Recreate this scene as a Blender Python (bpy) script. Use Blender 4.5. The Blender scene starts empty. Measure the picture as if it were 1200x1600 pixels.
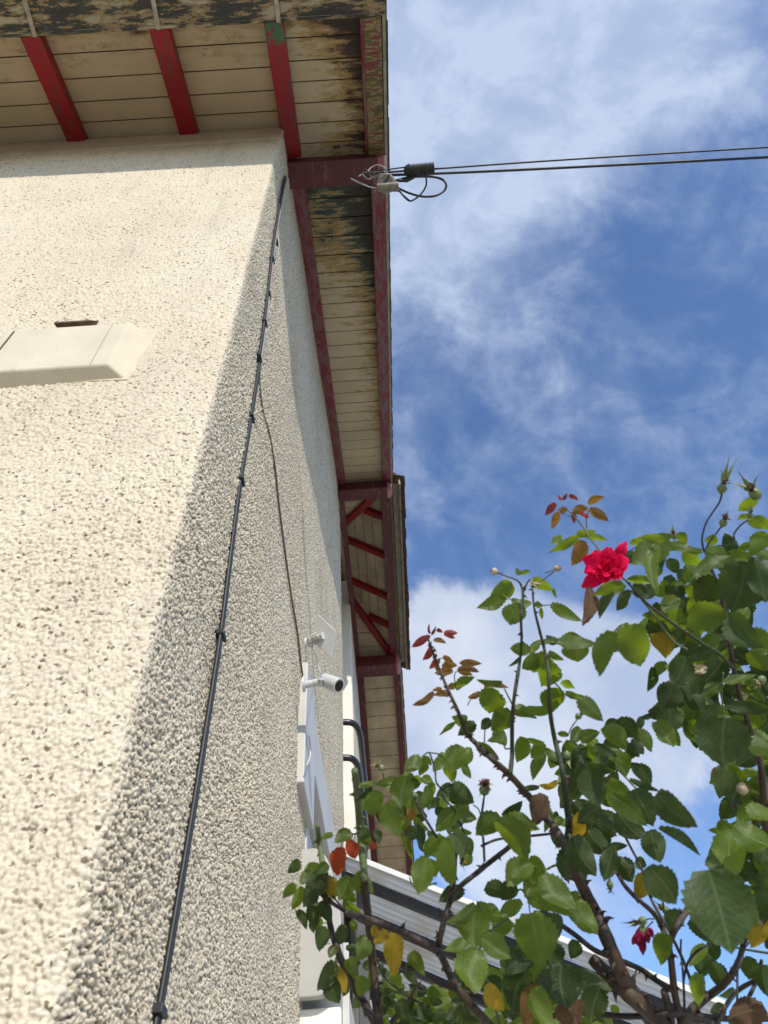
import bpy, bmesh, math, random
import numpy as np
from mathutils import Vector, Matrix
random.seed(7); rng = np.random.default_rng(11)
scene = bpy.context.scene; COL = scene.collection
PI = math.pi
# ------------------------------------------------------------------ camera
FPX = 1148.8
CR = Vector((0.99755955, 0.0448449, -0.05351518))
CU = Vector((0.06837859, -0.78246233, 0.6189322))
CF = Vector((0.01411766, 0.62108103, 0.7836192))
cam = bpy.data.cameras.new('camera'); camo = bpy.data.objects.new('camera', cam); COL.objects.link(camo)
M4 = Matrix.Identity(4)
for i in range(3):
    M4[i][0] = CR[i]; M4[i][1] = CU[i]; M4[i][2] = -CF[i]
camo.matrix_world = M4
cam.sensor_fit = 'VERTICAL'; cam.sensor_height = 24.0; cam.lens = 24.0 * FPX / 1600
cam.clip_start = 0.02; cam.clip_end = 3000
cam.dof.use_dof = True; cam.dof.focus_distance = 3.0; cam.dof.aperture_fstop = 5.0
scene.camera = camo

def ray(px, py):
    return CR * ((px - 600) / FPX) - CU * ((py - 800) / FPX) + CF
def at(px, py, d):            # d = depth along the lens axis
    return ray(px, py) * d
def on(px, py, axis, val):    # where the sight line meets a plane of the place
    r = ray(px, py); return r * (val / r[axis])

# ------------------------------------------------------------------ light
SUN = Vector((0.365, -1.0, 0.65)).normalized()      # towards the sun
el = math.asin(SUN.z); az = math.atan2(SUN.x, SUN.y)
w = bpy.data.worlds.new('World'); scene.world = w; w.use_nodes = True
nt = w.node_tree; N = nt.nodes; L = nt.links
for n in list(N): N.remove(n)
out = N.new('ShaderNodeOutputWorld'); bg = N.new('ShaderNodeBackground')
sky = N.new('ShaderNodeTexSky'); sky.sky_type = 'NISHITA'; sky.sun_disc = False
sky.sun_elevation = el; sky.sun_rotation = az; sky.air_density = 1.0; sky.dust_density = 0.6; sky.ozone_density = 2.0
bg.inputs['Strength'].default_value = 0.15
geo = N.new('ShaderNodeTexCoord')
def wmath(op, a, b=None, c=None):
    n = N.new('ShaderNodeMath'); n.operation = op
    for i, v in enumerate((a, b, c)):
        if v is None: continue
        if isinstance(v, (int, float)): n.inputs[i].default_value = v
        else: L.new(v, n.inputs[i])
    return n.outputs[0]
def wblob(px, py, r, wt, rx=None):
    c = ray(px, py).normalized()
    d = N.new('ShaderNodeVectorMath'); d.operation = 'DOT_PRODUCT'
    nrm = N.new('ShaderNodeVectorMath'); nrm.operation = 'NORMALIZE'; L.new(geo.outputs['Generated'], nrm.inputs[0])
    L.new(nrm.outputs[0], d.inputs[0]); d.inputs[1].default_value = c
    s = 2.0 * FPX * FPX / (r * r)
    e = wmath('MULTIPLY', wmath('SUBTRACT', d.outputs['Value'], 1.0), s * (c.dot(CF) ** 2))
    g = wmath('EXPONENT', e)
    return wmath('MULTIPLY', g, wt)
def wsum(l):
    a = l[0]
    for b in l[1:]: a = wmath('ADD', a, b)
    return a
def wnoise(scale, detail, rough, dist=0.0, stretch=(1, 1, 1), off=(0, 0, 0), rot=(0, 0, 0)):
    m = N.new('ShaderNodeMapping'); m.inputs['Scale'].default_value = stretch; m.inputs['Location'].default_value = off
    m.inputs['Rotation'].default_value = rot
    L.new(geo.outputs['Generated'], m.inputs[0])
    n = N.new('ShaderNodeTexNoise'); n.inputs['Scale'].default_value = scale; n.inputs['Detail'].default_value = detail
    n.inputs['Roughness'].default_value = rough; n.inputs['Distortion'].default_value = dist
    L.new(m.outputs[0], n.inputs['Vector']); return n.outputs['Fac']
def wstep(v, a, b):
    n = N.new('ShaderNodeMapRange'); n.interpolation_type = 'SMOOTHSTEP'
    L.new(v, n.inputs[0]); n.inputs[1].default_value = a; n.inputs[2].default_value = b; return n.outputs[0]
# thin high cloud
bw = wsum([wblob(690, 80, 200, .42), wblob(860, 100, 170, .36), wblob(960, 30, 130, .30), wblob(640, 250, 130, .26), wblob(720, 430, 150, .13), wblob(850, 560, 130, .10),
           wblob(1060, 690, 140, .07), wblob(1150, 560, 90, .05), wblob(1130, 80, 120, .08), wblob(680, 800, 50, .16), wblob(700, 860, 40, .1), wblob(1060, 290, 170, -.22), wblob(960, 420, 120, -.08), wblob(1150, 900, 160, -.1),
           wblob(820, 880, 110, -.25), wblob(720, 720, 80, -.12)])
nw = wnoise(5.5, 10, .60, .15, (1.25, 1, 1), (.3, .7, .2), (0, 0, .6))
nw2 = wnoise(9.0, 9, .62, .3, (1.0, 1.35, 1), (2.3, .2, .9), (0, 0, -.5))
wisp = wmath('ADD', wstep(wmath('ADD', wmath('ADD', wmath('MULTIPLY', nw, .7), wmath('MULTIPLY', nw2, .3)), bw), .44, .98), wmath('MULTIPLY', wstep(nw2, .38, .72), .26))
# heaped cloud low in the picture
bc = wsum([wblob(690, 1010, 90, .55), wblob(800, 1090, 150, .5), wblob(940, 1130, 150, .42), wblob(1060, 1110, 120, .3), wblob(700, 1180, 160, .4), wblob(900, 1020, 60, .16), wblob(1010, 1470, 60, .30), wblob(790, 1390, 120, .22)])
nc = wnoise(7.5, 8, .6, .25, (1, 1, 1), (1.3, .1, .5))
cum = wstep(wmath('ADD', nc, bc), .72, 1.00)
shade = wnoise(5.0, 5, .55, 0, (1, 1, 1), (4.0, 2.0, 1.0))
mixc = N.new('ShaderNodeMix'); mixc.data_type = 'RGBA'; L.new(wstep(shade, .3, .7), mixc.inputs[0])
mixc.inputs[6].default_value = (3.5, 4.1, 5.4, 1); mixc.inputs[7].default_value = (5.9, 6.2, 6.7, 1)
tint = N.new('ShaderNodeMix'); tint.data_type = 'RGBA'; tint.blend_type = 'MULTIPLY'; tint.inputs[0].default_value = 1
L.new(sky.outputs[0], tint.inputs[6]); tint.inputs[7].default_value = (1.06, 1.24, 1.50, 1)
m1 = N.new('ShaderNodeMix'); m1.data_type = 'RGBA'; L.new(wmath('MINIMUM', wmath('MULTIPLY', wisp, wmath('ADD', wmath('MULTIPLY', wstep(nw2, .3, .7), .26), .62)), .92), m1.inputs[0]); L.new(tint.outputs[2], m1.inputs[6]); m1.inputs[7].default_value = (4.0, 4.7, 6.1, 1)
m2 = N.new('ShaderNodeMix'); m2.data_type = 'RGBA'; L.new(wmath('MULTIPLY', cum, .80), m2.inputs[0]); L.new(m1.outputs[2], m2.inputs[6]); L.new(mixc.outputs[2], m2.inputs[7])
L.new(m2.outputs[2], bg.inputs['Color']); L.new(bg.outputs[0], out.inputs[0])

sl = bpy.data.lights.new('sun', 'SUN'); sl.energy = 3.7; sl.angle = math.radians(0.5); sl.color = (1.0, .93, .82)
so = bpy.data.objects.new('sun', sl); COL.objects.link(so); so.rotation_euler = SUN.to_track_quat('Z', 'Y').to_euler()
scene.view_settings.view_transform = 'Standard'; scene.view_settings.look = 'None'
scene.view_settings.exposure = 0.0; scene.view_settings.gamma = 1.0
scene.cycles.max_bounces = 8; scene.cycles.transparent_max_bounces = 8

# ------------------------------------------------------------------ material helpers
class Mat:
    def __init__(s, name):
        s.m = bpy.data.materials.new(name); s.m.use_nodes = True; s.t = s.m.node_tree; s.N = s.t.nodes; s.L = s.t.links
        s.b = s.N['Principled BSDF']; s.o = s.N['Material Output']; s.tc = s.N.new('ShaderNodeTexCoord')
    def set(s, k, v):
        if isinstance(v, bpy.types.NodeSocket): s.L.new(v, s.b.inputs[k])
        else: s.b.inputs[k].default_value = v
        return s
    def c(s, col): return (col[0], col[1], col[2], 1)
    def map(s, sc=(1, 1, 1), loc=(0, 0, 0), src='Object'):
        m = s.N.new('ShaderNodeMapping'); m.inputs['Scale'].default_value = sc; m.inputs['Location'].default_value = loc
        s.L.new(s.tc.outputs[src], m.inputs[0]); return m.outputs[0]
    def noise(s, scale, detail=4, rough=.55, vec=None, dist=0.0):
        n = s.N.new('ShaderNodeTexNoise'); n.inputs['Scale'].default_value = scale; n.inputs['Detail'].default_value = detail
        n.inputs['Roughness'].default_value = rough; n.inputs['Distortion'].default_value = dist
        s.L.new(vec if vec else s.tc.outputs['Object'], n.inputs['Vector']); return n.outputs['Fac']
    def vor(s, scale, feat='F1', vec=None, out='Distance', rnd=1.0):
        n = s.N.new('ShaderNodeTexVoronoi'); n.feature = feat; n.inputs['Scale'].default_value = scale; n.inputs['Randomness'].default_value = rnd
        s.L.new(vec if vec else s.tc.outputs['Object'], n.inputs['Vector']); return n.outputs[out]
    def step(s, v, a, b, lo=0.0, hi=1.0):
        n = s.N.new('ShaderNodeMapRange'); n.interpolation_type = 'SMOOTHSTEP'; s.L.new(v, n.inputs[0])
        n.inputs[1].default_value = a; n.inputs[2].default_value = b; n.inputs[3].default_value = lo; n.inputs[4].default_value = hi; return n.outputs[0]
    def math(s, op, a, b=None):
        n = s.N.new('ShaderNodeMath'); n.operation = op
        for i, v in enumerate((a, b)):
            if v is None: continue
            if isinstance(v, (int, float)): n.inputs[i].default_value = v
            else: s.L.new(v, n.inputs[i])
        return n.outputs[0]
    def mix(s, f, a, b, mode='MIX'):
        n = s.N.new('ShaderNodeMix'); n.data_type = 'RGBA'; n.blend_type = mode
        for i, v in ((0, f), (6, a), (7, b)):
            if isinstance(v, bpy.types.NodeSocket): s.L.new(v, n.inputs[i])
            elif isinstance(v, (int, float)): n.inputs[i].default_value = v
            else: n.inputs[i].default_value = s.c(v)
        return n.outputs[2]
    def sep(s, src='Object'):
        n = s.N.new('ShaderNodeSeparateXYZ'); s.L.new(s.tc.outputs[src], n.inputs[0]); return n.outputs
    def bump(s, h, dist=.002, strength=1.0):
        n = s.N.new('ShaderNodeBump'); n.inputs['Distance'].default_value = dist; n.inputs['Strength'].default_value = strength
        s.L.new(h, n.inputs['Height']); s.L.new(n.outputs[0], s.b.inputs['Normal']); return s
    def attr(s, name, out='Fac'):
        n = s.N.new('ShaderNodeAttribute'); n.attribute_name = name; return n.outputs[out]

def simple(name, col, rough=.6, var=.25, scale=8, bscale=60, bd=.0015, metal=0, dirt=None, dirt_amt=.5):
    m = Mat(name)
    n = m.noise(scale, 6, .6)
    base = m.mix(m.step(n, .3, .7), tuple(c * (1 - var) for c in col), tuple(min(1, c * (1 + var * .6)) for c in col))
    if dirt is not None:
        d = m.noise(scale * 2.7, 8, .7, dist=.4)
        base = m.mix(m.step(d, .62 - .2 * dirt_amt, .75), base, dirt)
    m.set('Base Color', base).set('Roughness', rough).set('Metallic', metal)
    m.bump(m.noise(bscale, 5, .6), bd)
    return m.m

# roughcast render: pale cream lumps with a few dark grains, real relief is in the mesh
m = Mat('roughcast')
v = m.vor(150, out='Color', vec=m.map((1, 1, 1)))
sv = m.N.new('ShaderNodeSeparateColor'); m.L.new(v, sv.inputs[0])
big = m.noise(1.3, 5, .6)
fine = m.noise(160, 4, .7)
c1 = m.mix(m.step(big, .3, .7), (.655, .57, .43), (.74, .655, .505))
c1 = m.mix(m.step(fine, .35, .7), m.mix(.22, c1, (.42, .33, .22)), c1)
c1 = m.mix(m.step(sv.outputs[0], .95, .97), c1, (.21, .165, .115))
cav = m.attr('mortar_shade')
strk = m.noise(1.0, 7, .65, vec=m.map((9, 9, .55)))
grime = m.noise(1.1, 7, .7, dist=.4)
gsum = m.math('ADD', m.math('MULTIPLY', strk, .6), m.math('MULTIPLY', grime, .4))
c1 = m.mix(m.step(gsum, .50, .68, 0, .38), c1, (.40, .34, .26))
c1 = m.mix(cav, c1, (.085, .068, .050))  # mortar tone and painted shade in the gaps between lumps
m.set('Base Color', c1).set('Roughness', .92); m.b.inputs['Specular IOR Level'].default_value = .15
m.bump(fine, .0022, .8); ROUGH = m.m

def peeling(name, top, under, wood, amt=.5, edge=None, grain=(3, 40, 40), stain=(.36, .27, .15)):
    """paint flaking off boards, worn hardest towards the outer and lower edge"""
    m = Mat(name); X = m.sep()
    n = m.noise(1.0, 10, .70, vec=m.map((4.2, 15, 15)), dist=.35)
    n2 = m.noise(1.0, 10, .74, vec=m.map((7, 34, 26), (3, 1, 7)), dist=.2)
    wear = m.math('ADD', n, edge(m, X)) if edge else n
    wear2 = m.math('ADD', m.math('MULTIPLY', n2, .55), m.math('MULTIPLY', wear, .62))
    grain_n = m.noise(1.0, 6, .65, vec=m.map(grain))
    paint = m.mix(m.step(m.noise(2.2, 6, .6), .3, .75), top, tuple(c * .80 for c in top))
    paint = m.mix(m.step(m.math('ADD', m.math('MULTIPLY', wear, .55), m.math('MULTIPLY', m.noise(1.0, 9, .72, vec=m.map((11, 30, 20), (5, 3, 2)), dist=.5), .5)), .57, .66, 0, .8), paint, stain)
    woodc = m.mix(grain_n, tuple(c * .35 for c in wood), tuple(c * 1.5 for c in wood))
    c = m.mix(m.step(wear2, 1.0 - amt * .5, 1.02 - amt * .5), paint, (.40, .27, .12))
    c = m.mix(m.step(wear2, 1.035 - amt * .5, 1.05 - amt * .5), c, under)
    c = m.mix(m.step(m.math('ADD', wear2, m.math('MULTIPLY', grain_n, .12)), 1.14 - amt * .5, 1.17 - amt * .5), c, woodc)
    m.set('Base Color', c).set('Roughness', .75)
    h = m.math('ADD', m.math('MULTIPLY', m.step(wear2, 1.0 - amt * .5, 1.02 - amt * .5), -1.0), m.math('MULTIPLY', grain_n, .5))
    m.bump(h, .0025); return m.m
XC, XB, YE, Y1, Y2 = -0.4273, 0.2573, 0.3623, 5.461, 8.9155
YM = (Y1 + Y2) / 2
def edge_verge(m, X):
    a = m.step(X[0], -.14, .20, 0, .36)            # towards the outer edge of the verge
    b = m.step(X[1], 1.3, 2.9, .40, 0)
    c = m.step(X[1], 2.0, 4.6, .28, .0)
    d = m.step(X[0], -.42, -.30, -.12, 0)
    e = m.step(X[1], 3.9, 5.0, 0, -.25)
    bb = m.step(X[1], .9, 1.15, 0, 1)
    bb = m.math('MULTIPLY', bb, b)
    return m.math('ADD', m.math('ADD', m.math('MULTIPLY', a, m.math('ADD', c, .55)), bb), m.math('ADD', d, e))
def edge_eave(m, X):
    a = m.step(X[1], .36, .8, .17, -.08); b = m.step(X[0], -.35, .2, 0, .17)
    return m.math('ADD', a, b)
CREAM = (.56, .455, .29)
SOFF_V = peeling('flaking_cream_paint', CREAM, (.045, .085, .055), (.05, .035, .022), .50, edge_verge, stain=(.37, .23, .06))
SOFF_E = peeling('cream_paint', (.54, .42, .26), (.12, .07, .04), (.05, .035, .022), .50, edge_eave)
def edge_corner(m, X):
    a = m.step(X[0], -.34, .14, 0, .42); b = m.step(X[1], .34, .80, .32, .06); c = m.step(X[1], .95, 1.15, 0, .10)
    return m.math('ADD', m.math('ADD', a, b), m.math('ADD', c, -.16))
SOFF_C = peeling('flaking_corner_paint', CREAM, (.10, .055, .03), (.045, .03, .02), .50, edge_corner, stain=(.37, .23, .06))
GUTTER = peeling('weathered_gutter_paint', (.42, .36, .25), (.055, .06, .05), (.045, .042, .035), .93, None, (6, 6, 30))
SOFF_R = simple('aged_cream_boards', (.50, .40, .26), .8, .25, 3, 50, .001, dirt=(.30, .22, .12), dirt_amt=.2)

def redpaint(name, col, worn, amt, green=False):
    m = Mat(name); X = m.sep()
    g = m.noise(1.0, 8, .7, vec=m.map((28, 5, 9)), dist=.5)
    b = m.noise(2.5, 5, .6)
    c = m.mix(m.step(b, .35, .7), col, tuple(x * .72 for x in col))
    c = m.mix(m.step(g, .66 - amt * .25, .70 - amt * .25), c, worn)
    if green:
        gg = m.math('ADD', m.noise(1.0, 8, .72, vec=m.map((34, 9, 20)), dist=.6), m.step(X[1], .38, .72, .30, -.12))
        c = m.mix(m.step(gg, .70, .73), c, (.045, .13, .06))
    m.set('Base Color', c).set('Roughness', .5)
    m.bump(m.noise(1.0, 6, .65, vec=m.map((90, 14, 30))), .0018); return m.m
RED = redpaint('red_gloss_paint', (.30, .008, .013), (.11, .045, .035), .42)
REDG = redpaint('red_over_green_paint', (.28, .009, .015), (.12, .035, .028), .42, True)
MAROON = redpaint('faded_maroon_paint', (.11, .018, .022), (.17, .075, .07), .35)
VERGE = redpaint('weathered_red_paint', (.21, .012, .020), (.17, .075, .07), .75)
PINK = redpaint('sun_bleached_red_paint', (.40, .13, .13), (.48, .26, .24), .5)
BAREW = peeling('bare_wood_edge', (.20, .05, .04), (.10, .09, .03), (.11, .075, .03), .9, None, (30, 3, 30))
PLASTER = simple('cream_plaster', (.62, .54, .40), .85, .10, 4, 90, .0012, dirt=(.45, .37, .26), dirt_amt=.15)
FRIEZE = simple('dusty_frieze_plaster', (.50, .40, .28), .85, .14, 5, 70, .0015, dirt=(.34, .25, .17), dirt_amt=.25)
WHITE = simple('white_paint', (.52, .505, .465), .5, .06, 3, 80, .0006, dirt=(.5, .46, .40), dirt_amt=.08)
WHITEP = simple('white_plastic', (.58, .58, .56), .35, .05, 6, 90, .0003, dirt=(.45, .42, .36), dirt_amt=.12)
WHITEW = simple('white_plaster', (.80, .77, .68), .8, .06, 3, 60, .0012)
BLACKT = simple('black_metal_tube', (.018, .018, .020), .32, .3, 12, 150, .0004, dirt=(.10, .09, .08), dirt_amt=.1)
BLACKC = simple('black_cable', (.020, .020, .021), .5, .2, 5, 60, .0002)
GREYC = simple('grey_cable', (.30, .29, .27), .5, .2, 20, 200, .0003)
BROWNC = simple('thin_brown_wire', (.15, .12, .085), .55, .2, 20, 200, .0003)
ANTH = simple('anthracite_aluminium', (.045, .047, .052), .45, .2, 6, 220, .0006, dirt=(.14, .13, .12), dirt_amt=.15)
BRICKD = simple('dark_brown_terracotta', (.13, .085, .055), .85, .3, 30, 90, .003)
PLANK = simple('peach_masonry', (.62, .44, .30), .85, .15, 9, 60, .002)
WOODB = simple('brown_timber', (.22, .13, .07), .7, .3, 14, 60, .002)
TILE = simple('old_roof_tile', (.12, .075, .055), .9, .45, 14, 40, .006, dirt=(.05, .05, .035), dirt_amt=.5)
FASC = simple('pale_fascia_edge', (.34, .30, .22), .8, .25, 8, 60, .002, dirt=(.12, .09, .06), dirt_amt=.5)
CERAM = simple('weathered_ceramic', (.22, .19, .14), .6, .4, 30, 60, .002, dirt=(.12, .09, .06), dirt_amt=.5)
DGLASS = simple('black_glass', (.01, .01, .012), .08, .1, 5, 50, 0.0001)
STEEL = simple('steel', (.5, .5, .5), .3, .1, 20, 100, .0003, metal=1)

# ------------------------------------------------------------------ mesh helpers
def obj(name, verts, faces, mat, parent=None, smooth=False, mats=None):
    me = bpy.data.meshes.new(name); me.from_pydata([tuple(v) for v in verts], [], faces)
    for k in (mats or [mat]): me.materials.append(k)
    if smooth:
        for p in me.polygons: p.use_smooth = True
    me.update(); o = bpy.data.objects.new(name, me); COL.objects.link(o)
    if parent is not None: o.parent = parent
    return o
def bevel(o, wd=.004, seg=2):
    b = o.modifiers.new('bevel', 'BEVEL'); b.width = wd; b.segments = seg; b.limit_method = 'ANGLE'; return o
class MB:
    def __init__(s): s.v = []; s.f = []
    def box(s, x0, x1, y0, y1, z0, z1):
        return s.hexa([(x0, y0, z0), (x1, y0, z0), (x1, y1, z0), (x0, y1, z0)], [(x0, y0, z1), (x1, y0, z1), (x1, y1, z1), (x0, y1, z1)])
    def hexa(s, lo, hi):
        n = len(s.v); k = len(lo); s.v += list(lo) + list(hi)
        s.f.append([n + i for i in reversed(range(k))]); s.f.append([n + k + i for i in range(k)])
        for i in range(k):
            j = (i + 1) % k; s.f.append([n + i, n + j, n + k + j, n + k + i])
        return s
    def tube(s, pts, rad, seg=8, cap=True, bumps=0):
        pts = [Vector(p) for p in pts]; n0 = len(s.v)
        if not hasattr(rad, '__len__'): rad = [rad] * len(pts)
        up = None
        for i, p in enumerate(pts):
            t = (pts[min(i + 1, len(pts) - 1)] - pts[max(i - 1, 0)]).normalized()
            if up is None:
                up = t.orthogonal().normalized()
            up = (up - t * up.dot(t)).normalized(); bi = t.cross(up)
            for k in range(seg):
                a = 2 * PI * k / seg; r = rad[i] * (1 + (random.uniform(-bumps, bumps) if bumps else 0))
                s.v.append(p + (up * math.cos(a) + bi * math.sin(a)) * r)
        for i in range(len(pts) - 1):
            for k in range(seg):
                k2 = (k + 1) % seg; a = n0 + i * seg
                s.f.append([a + k, a + k2, a + seg + k2, a + seg + k])
        if cap:
            s.f.append([n0 + k for k in reversed(range(seg))]); e = n0 + (len(pts) - 1) * seg; s.f.append([e + k for k in range(seg)])
        return s
    def disc(s, c, nrm, r0, r1, h, seg=20):
        c = Vector(c); nrm = Vector(nrm).normalized(); return s.tube([c, c + nrm * h], [r0, r1], seg)
    def build(s, name, mat, parent=None, smooth=False, bev=0):
        o = obj(name, s.v, s.f, mat, parent, smooth)
        if bev: bevel(o, bev)
        return o
def smooth_path(pts, n=6):
    P = [Vector(p) for p in pts]; out = []
    for i in range(len(P) - 1):
        a = P[max(i - 1, 0)]; b = P[i]; c = P[i + 1]; d = P[min(i + 2, len(P) - 1)]
        for k in range(n):
            t = k / n
            out.append(.5 * ((2 * b) + (c - a) * t + (2 * a - 5 * b + 4 * c - d) * t * t + (3 * b - a - 3 * c + d) * t ** 3))
    out.append(P[-1]); return out
def empty(name, loc, label, cat, group=None):
    o = bpy.data.objects.new(name, None); COL.objects.link(o); o.location = loc; o.empty_display_size = .1
    tag(o, label, cat, group); return o
def tag(o, label, cat, group=None):
    o['label'] = label; o['category'] = cat
    if group: o['group'] = group
    return o
def keep(o, parent):          # parts are modelled in world coordinates
    return o
def root(name, loc, label, cat, group=None):
    r = empty(name, loc, label, cat, group); bpy.context.view_layer.update(); return r
def adopt(parent):
    """make all current children keep their world coordinates under a shifted root"""
    inv = Matrix.Translation(-Vector(parent.location))
    for c in COL.objects:
        if c.parent is parent: c.matrix_parent_inverse = inv

T = .4746
def RZ(y):                    # underside of the rafters over the side wall
    return 5.2944 + T * ((y if y <= YM else 2 * YM - y) - 1)
HIPZ = RZ(Y1)
TH = .75; KH = TH / T
def HZ(x): return HIPZ + (XB - x) * TH      # half hip plane at the same level as RZ
def ROOFZ(x, y): return min(RZ(y), HZ(x))

# ------------------------------------------------------------------ ground
o = obj('ground', [(-400, -400, -1.6), (400, -400, -1.6), (400, 400, -1.6), (-400, 400, -1.6)], [(0, 1, 2, 3)], simple('dry_lawn_ground', (.34, .31, .23), .95, .3, .8, 20, .01, dirt=(.24, .21, .16), dirt_amt=.4))
o['kind'] = 'structure'
o = MB().box(XC + .02, 6, -3, 12, -1.7, -1.585).build('path', simple('concrete_path', (.55, .50, .42), .9, .2, 2, 40, .003), None)
o['kind'] = 'structure'

# ------------------------------------------------------------------ house
H = root('house', (-3.5, 7.2, -1.6), 'cream roughcast house seen from its corner, with red rafters under peeling eaves', 'house')
# ---- wall as one relief sheet unrolled round the corner
def hash2(i, j, k):
    h = (i * 374761393 + j * 668265263 + k * 2147483647 + 12345) & 0xffffffff
    h = ((h ^ (h >> 13)) * 1274126177) & 0xffffffff
    return ((h ^ (h >> 16)) & 0xffff) / 65535.0
def lumps(u, v, cell):
    gu = u / cell; gv = v / cell
    iu = np.floor(gu).astype(np.int64); iv = np.floor(gv).astype(np.int64)
    best = np.full(u.shape, 9.0); sec = np.full(u.shape, 9.0); hh = np.zeros(u.shape)
    for a in (-1, 0, 1):
        for b in (-1, 0, 1):
            ci = iu + a; cj = iv + b
            du = gu - (ci + hash2(ci, cj, 1)); dv = gv - (cj + hash2(ci, cj, 2))
            r = .50 + .50 * hash2(ci, cj, 3)
            d = np.sqrt(du * du + dv * dv) / r
            nw_ = d < best
            sec = np.where(nw_, best, np.minimum(sec, d)); hh = np.where(nw_, hash2(ci, cj, 4), hh); best = np.where(nw_, d, best)
    return best, sec, hh
def build_wall():
    us = []; x = -5.2
    xs = [XC]
    while xs[-1] > -5.2: xs.append(xs[-1] - .0019 * (1 + 1.3 * (XC - xs[-1])))
    xs = np.array(xs[::-1])
    ys = [1.0]
    while ys[-1] < 5.73: ys.append(ys[-1] + .00145 * ys[-1] ** 1.0)
    ys[-1] = 5.73
    ys = np.array(ys[1:])
    zs = list(np.linspace(-1.6, .12, 60))
    while zs[-1] < 4.9: zs.append(zs[-1] + .00155 * (1 + .54 * max(zs[-1], 0)))
    zs = np.array(zs)
    nf = len(xs); U = np.concatenate([xs - XC, ys - 1.0])          # arc length from the corner
    K = 70
    ztop = np.concatenate([np.full(nf, RZ(1.0) + .05), np.array([RZ(y) + .06 for y in ys])])
    rows = []
    for z in zs: rows.append(np.full(len(U), z))
    for k in range(1, K + 1): rows.append(zs[-1] + (ztop - zs[-1]) * k / K)
    Z = np.array(rows); UU = np.broadcast_to(U, Z.shape)
    b, s, h = lumps(UU + 40, Z + 40, .0074)
    b2, s2, h2 = lumps(UU + 11.3, Z + 17.7, .0050)
    hgt = np.sqrt(np.clip(1 - b * b, 0, 1)) * (.35 + .65 * h) * (.0062 + .0060 * np.clip(UU / .05, 0, 1)) * (1 + .35 * np.sin(UU * 5.3 + 2 * np.sin(Z * 2.9)) * np.sin(Z * 4.1)) + np.clip(1 - b2, 0, 1) ** .7 * .0018
    side = np.clip(UU / .03, 0, 1); mort_shade = np.clip((b - .74 + .16 * side) / .22, 0, 1) * (.35 + .55 * h2) * (.5 + .5 * side)  # gap colour: mortar dirt plus painted shade, stronger on the side wall
    nb = np.where(UU < 0, 0.0, 1.0); bl = np.clip((UU + .012) / .024, 0, 1)
    nx = bl; ny = -(1 - bl); ln = np.sqrt(nx * nx + ny * ny); nx = nx / ln; ny = ny / ln
    X = np.where(UU < 0, XC + UU, XC); Y = np.where(UU < 0, 1.0, 1.0 + UU)
    # slow hand-worked unevenness
    slow = .0035 * np.sin(UU * 2.1 + 1.3 * np.sin(Z * 1.1)) + .002 * np.sin(Z * 3.7 + UU * 1.9)
    rr = np.clip(1 - np.abs(UU) / .02, 0, 1) ** 2 * .006
    D = hgt + slow - rr
    X = X + nx * D; Y = Y + ny * D
    V = np.stack([X, Y, Z], -1).reshape(-1, 3).astype(np.float32)
    nr, nc_ = Z.shape
    i = np.arange(nr - 1)[:, None] * nc_ + np.arange(nc_ - 1)[None, :]
    Q = np.stack([i, i + 1, i + 1 + nc_, i + nc_], -1)
    Uc = .5 * (UU[:-1, :-1] + UU[:-1, 1:]); Zc = .5 * (Z[:-1, :-1] + Z[1:, :-1])
    hole = (Uc > 2.33) & (Uc < 4.2) & (Zc < 2.16) & (Zc > -1.0)
    Q = Q[~hole].reshape(-1, 4)
    me = bpy.data.meshes.new('roughcast_wall')
    me.vertices.add(len(V)); me.vertices.foreach_set('co', V.ravel())
    me.loops.add(Q.size); me.loops.foreach_set('vertex_index', Q.ravel().astype(np.int32))
    me.polygons.add(len(Q)); me.polygons.foreach_set('loop_start', (np.arange(len(Q)) * 4).astype(np.int32))
    me.polygons.foreach_set('use_smooth', np.ones(len(Q), bool))
    me.update(calc_edges=True)
    a = me.attributes.new('mortar_shade', 'FLOAT', 'POINT'); a.data.foreach_set('value', mort_shade.ravel().astype(np.float32))
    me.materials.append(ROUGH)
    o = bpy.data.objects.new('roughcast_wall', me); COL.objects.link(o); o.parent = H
    print('wall verts', len(V))
build_wall()
ZB = -1.6
# far part of the side wall, loggia recess, back and hidden walls
YL0, YL1 = 5.731, 7.62
mb = MB()
mb.hexa([(XC - .3, YL1, ZB), (XC, YL1, ZB), (XC, 13.4, ZB), (XC - .3, 13.4, ZB)], [(XC - .3, YL1, RZ(YL1) - .02), (XC, YL1, HIPZ + .6), (XC, 13.4, RZ(13.4)), (XC - .3, 13.4, RZ(13.4))])
mb.box(-6, XC - .3, 13.1, 13.4, ZB, 5.3)
mb.box(-6, -5.7, 1.3, 13.1, ZB, 5.3)
mb.box(XC - .3, XC - .002, YL0, YL1, ZB, 2.9)
mb.build('rear_wall', simple('roughcast_far', (.60, .53, .42), .95, .2, 3, 90, .008), H)
mb = MB()
mb.box(XC - 2.2, XC + .004, YL1 - .12, YL1 - .002, 3.0, 7.9)      # sunlit end wall of the loggia
mb.box(XC - 2.35, XC - 2.2, YL0, YL1 - .12, 3.0, 7.9)
mb.box(XC - 2.2, XC - .03, YL0 - .14, YL0 - .01, 3.0, 7.2)
mb.build('loggia_wall', WHITEW, H)
MB().box(XC - 2.2, XC - .02, YL0 - .01, YL1 - .12, 2.86, 3.0).build('loggia_floor', WOODB, H, bev=.005)
MB().box(XC - .06, XC + .035, YL1 - .42, YL1 - .13, 3.0, 3.35).build('loggia_step', PLANK, H, bev=.01)
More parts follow.
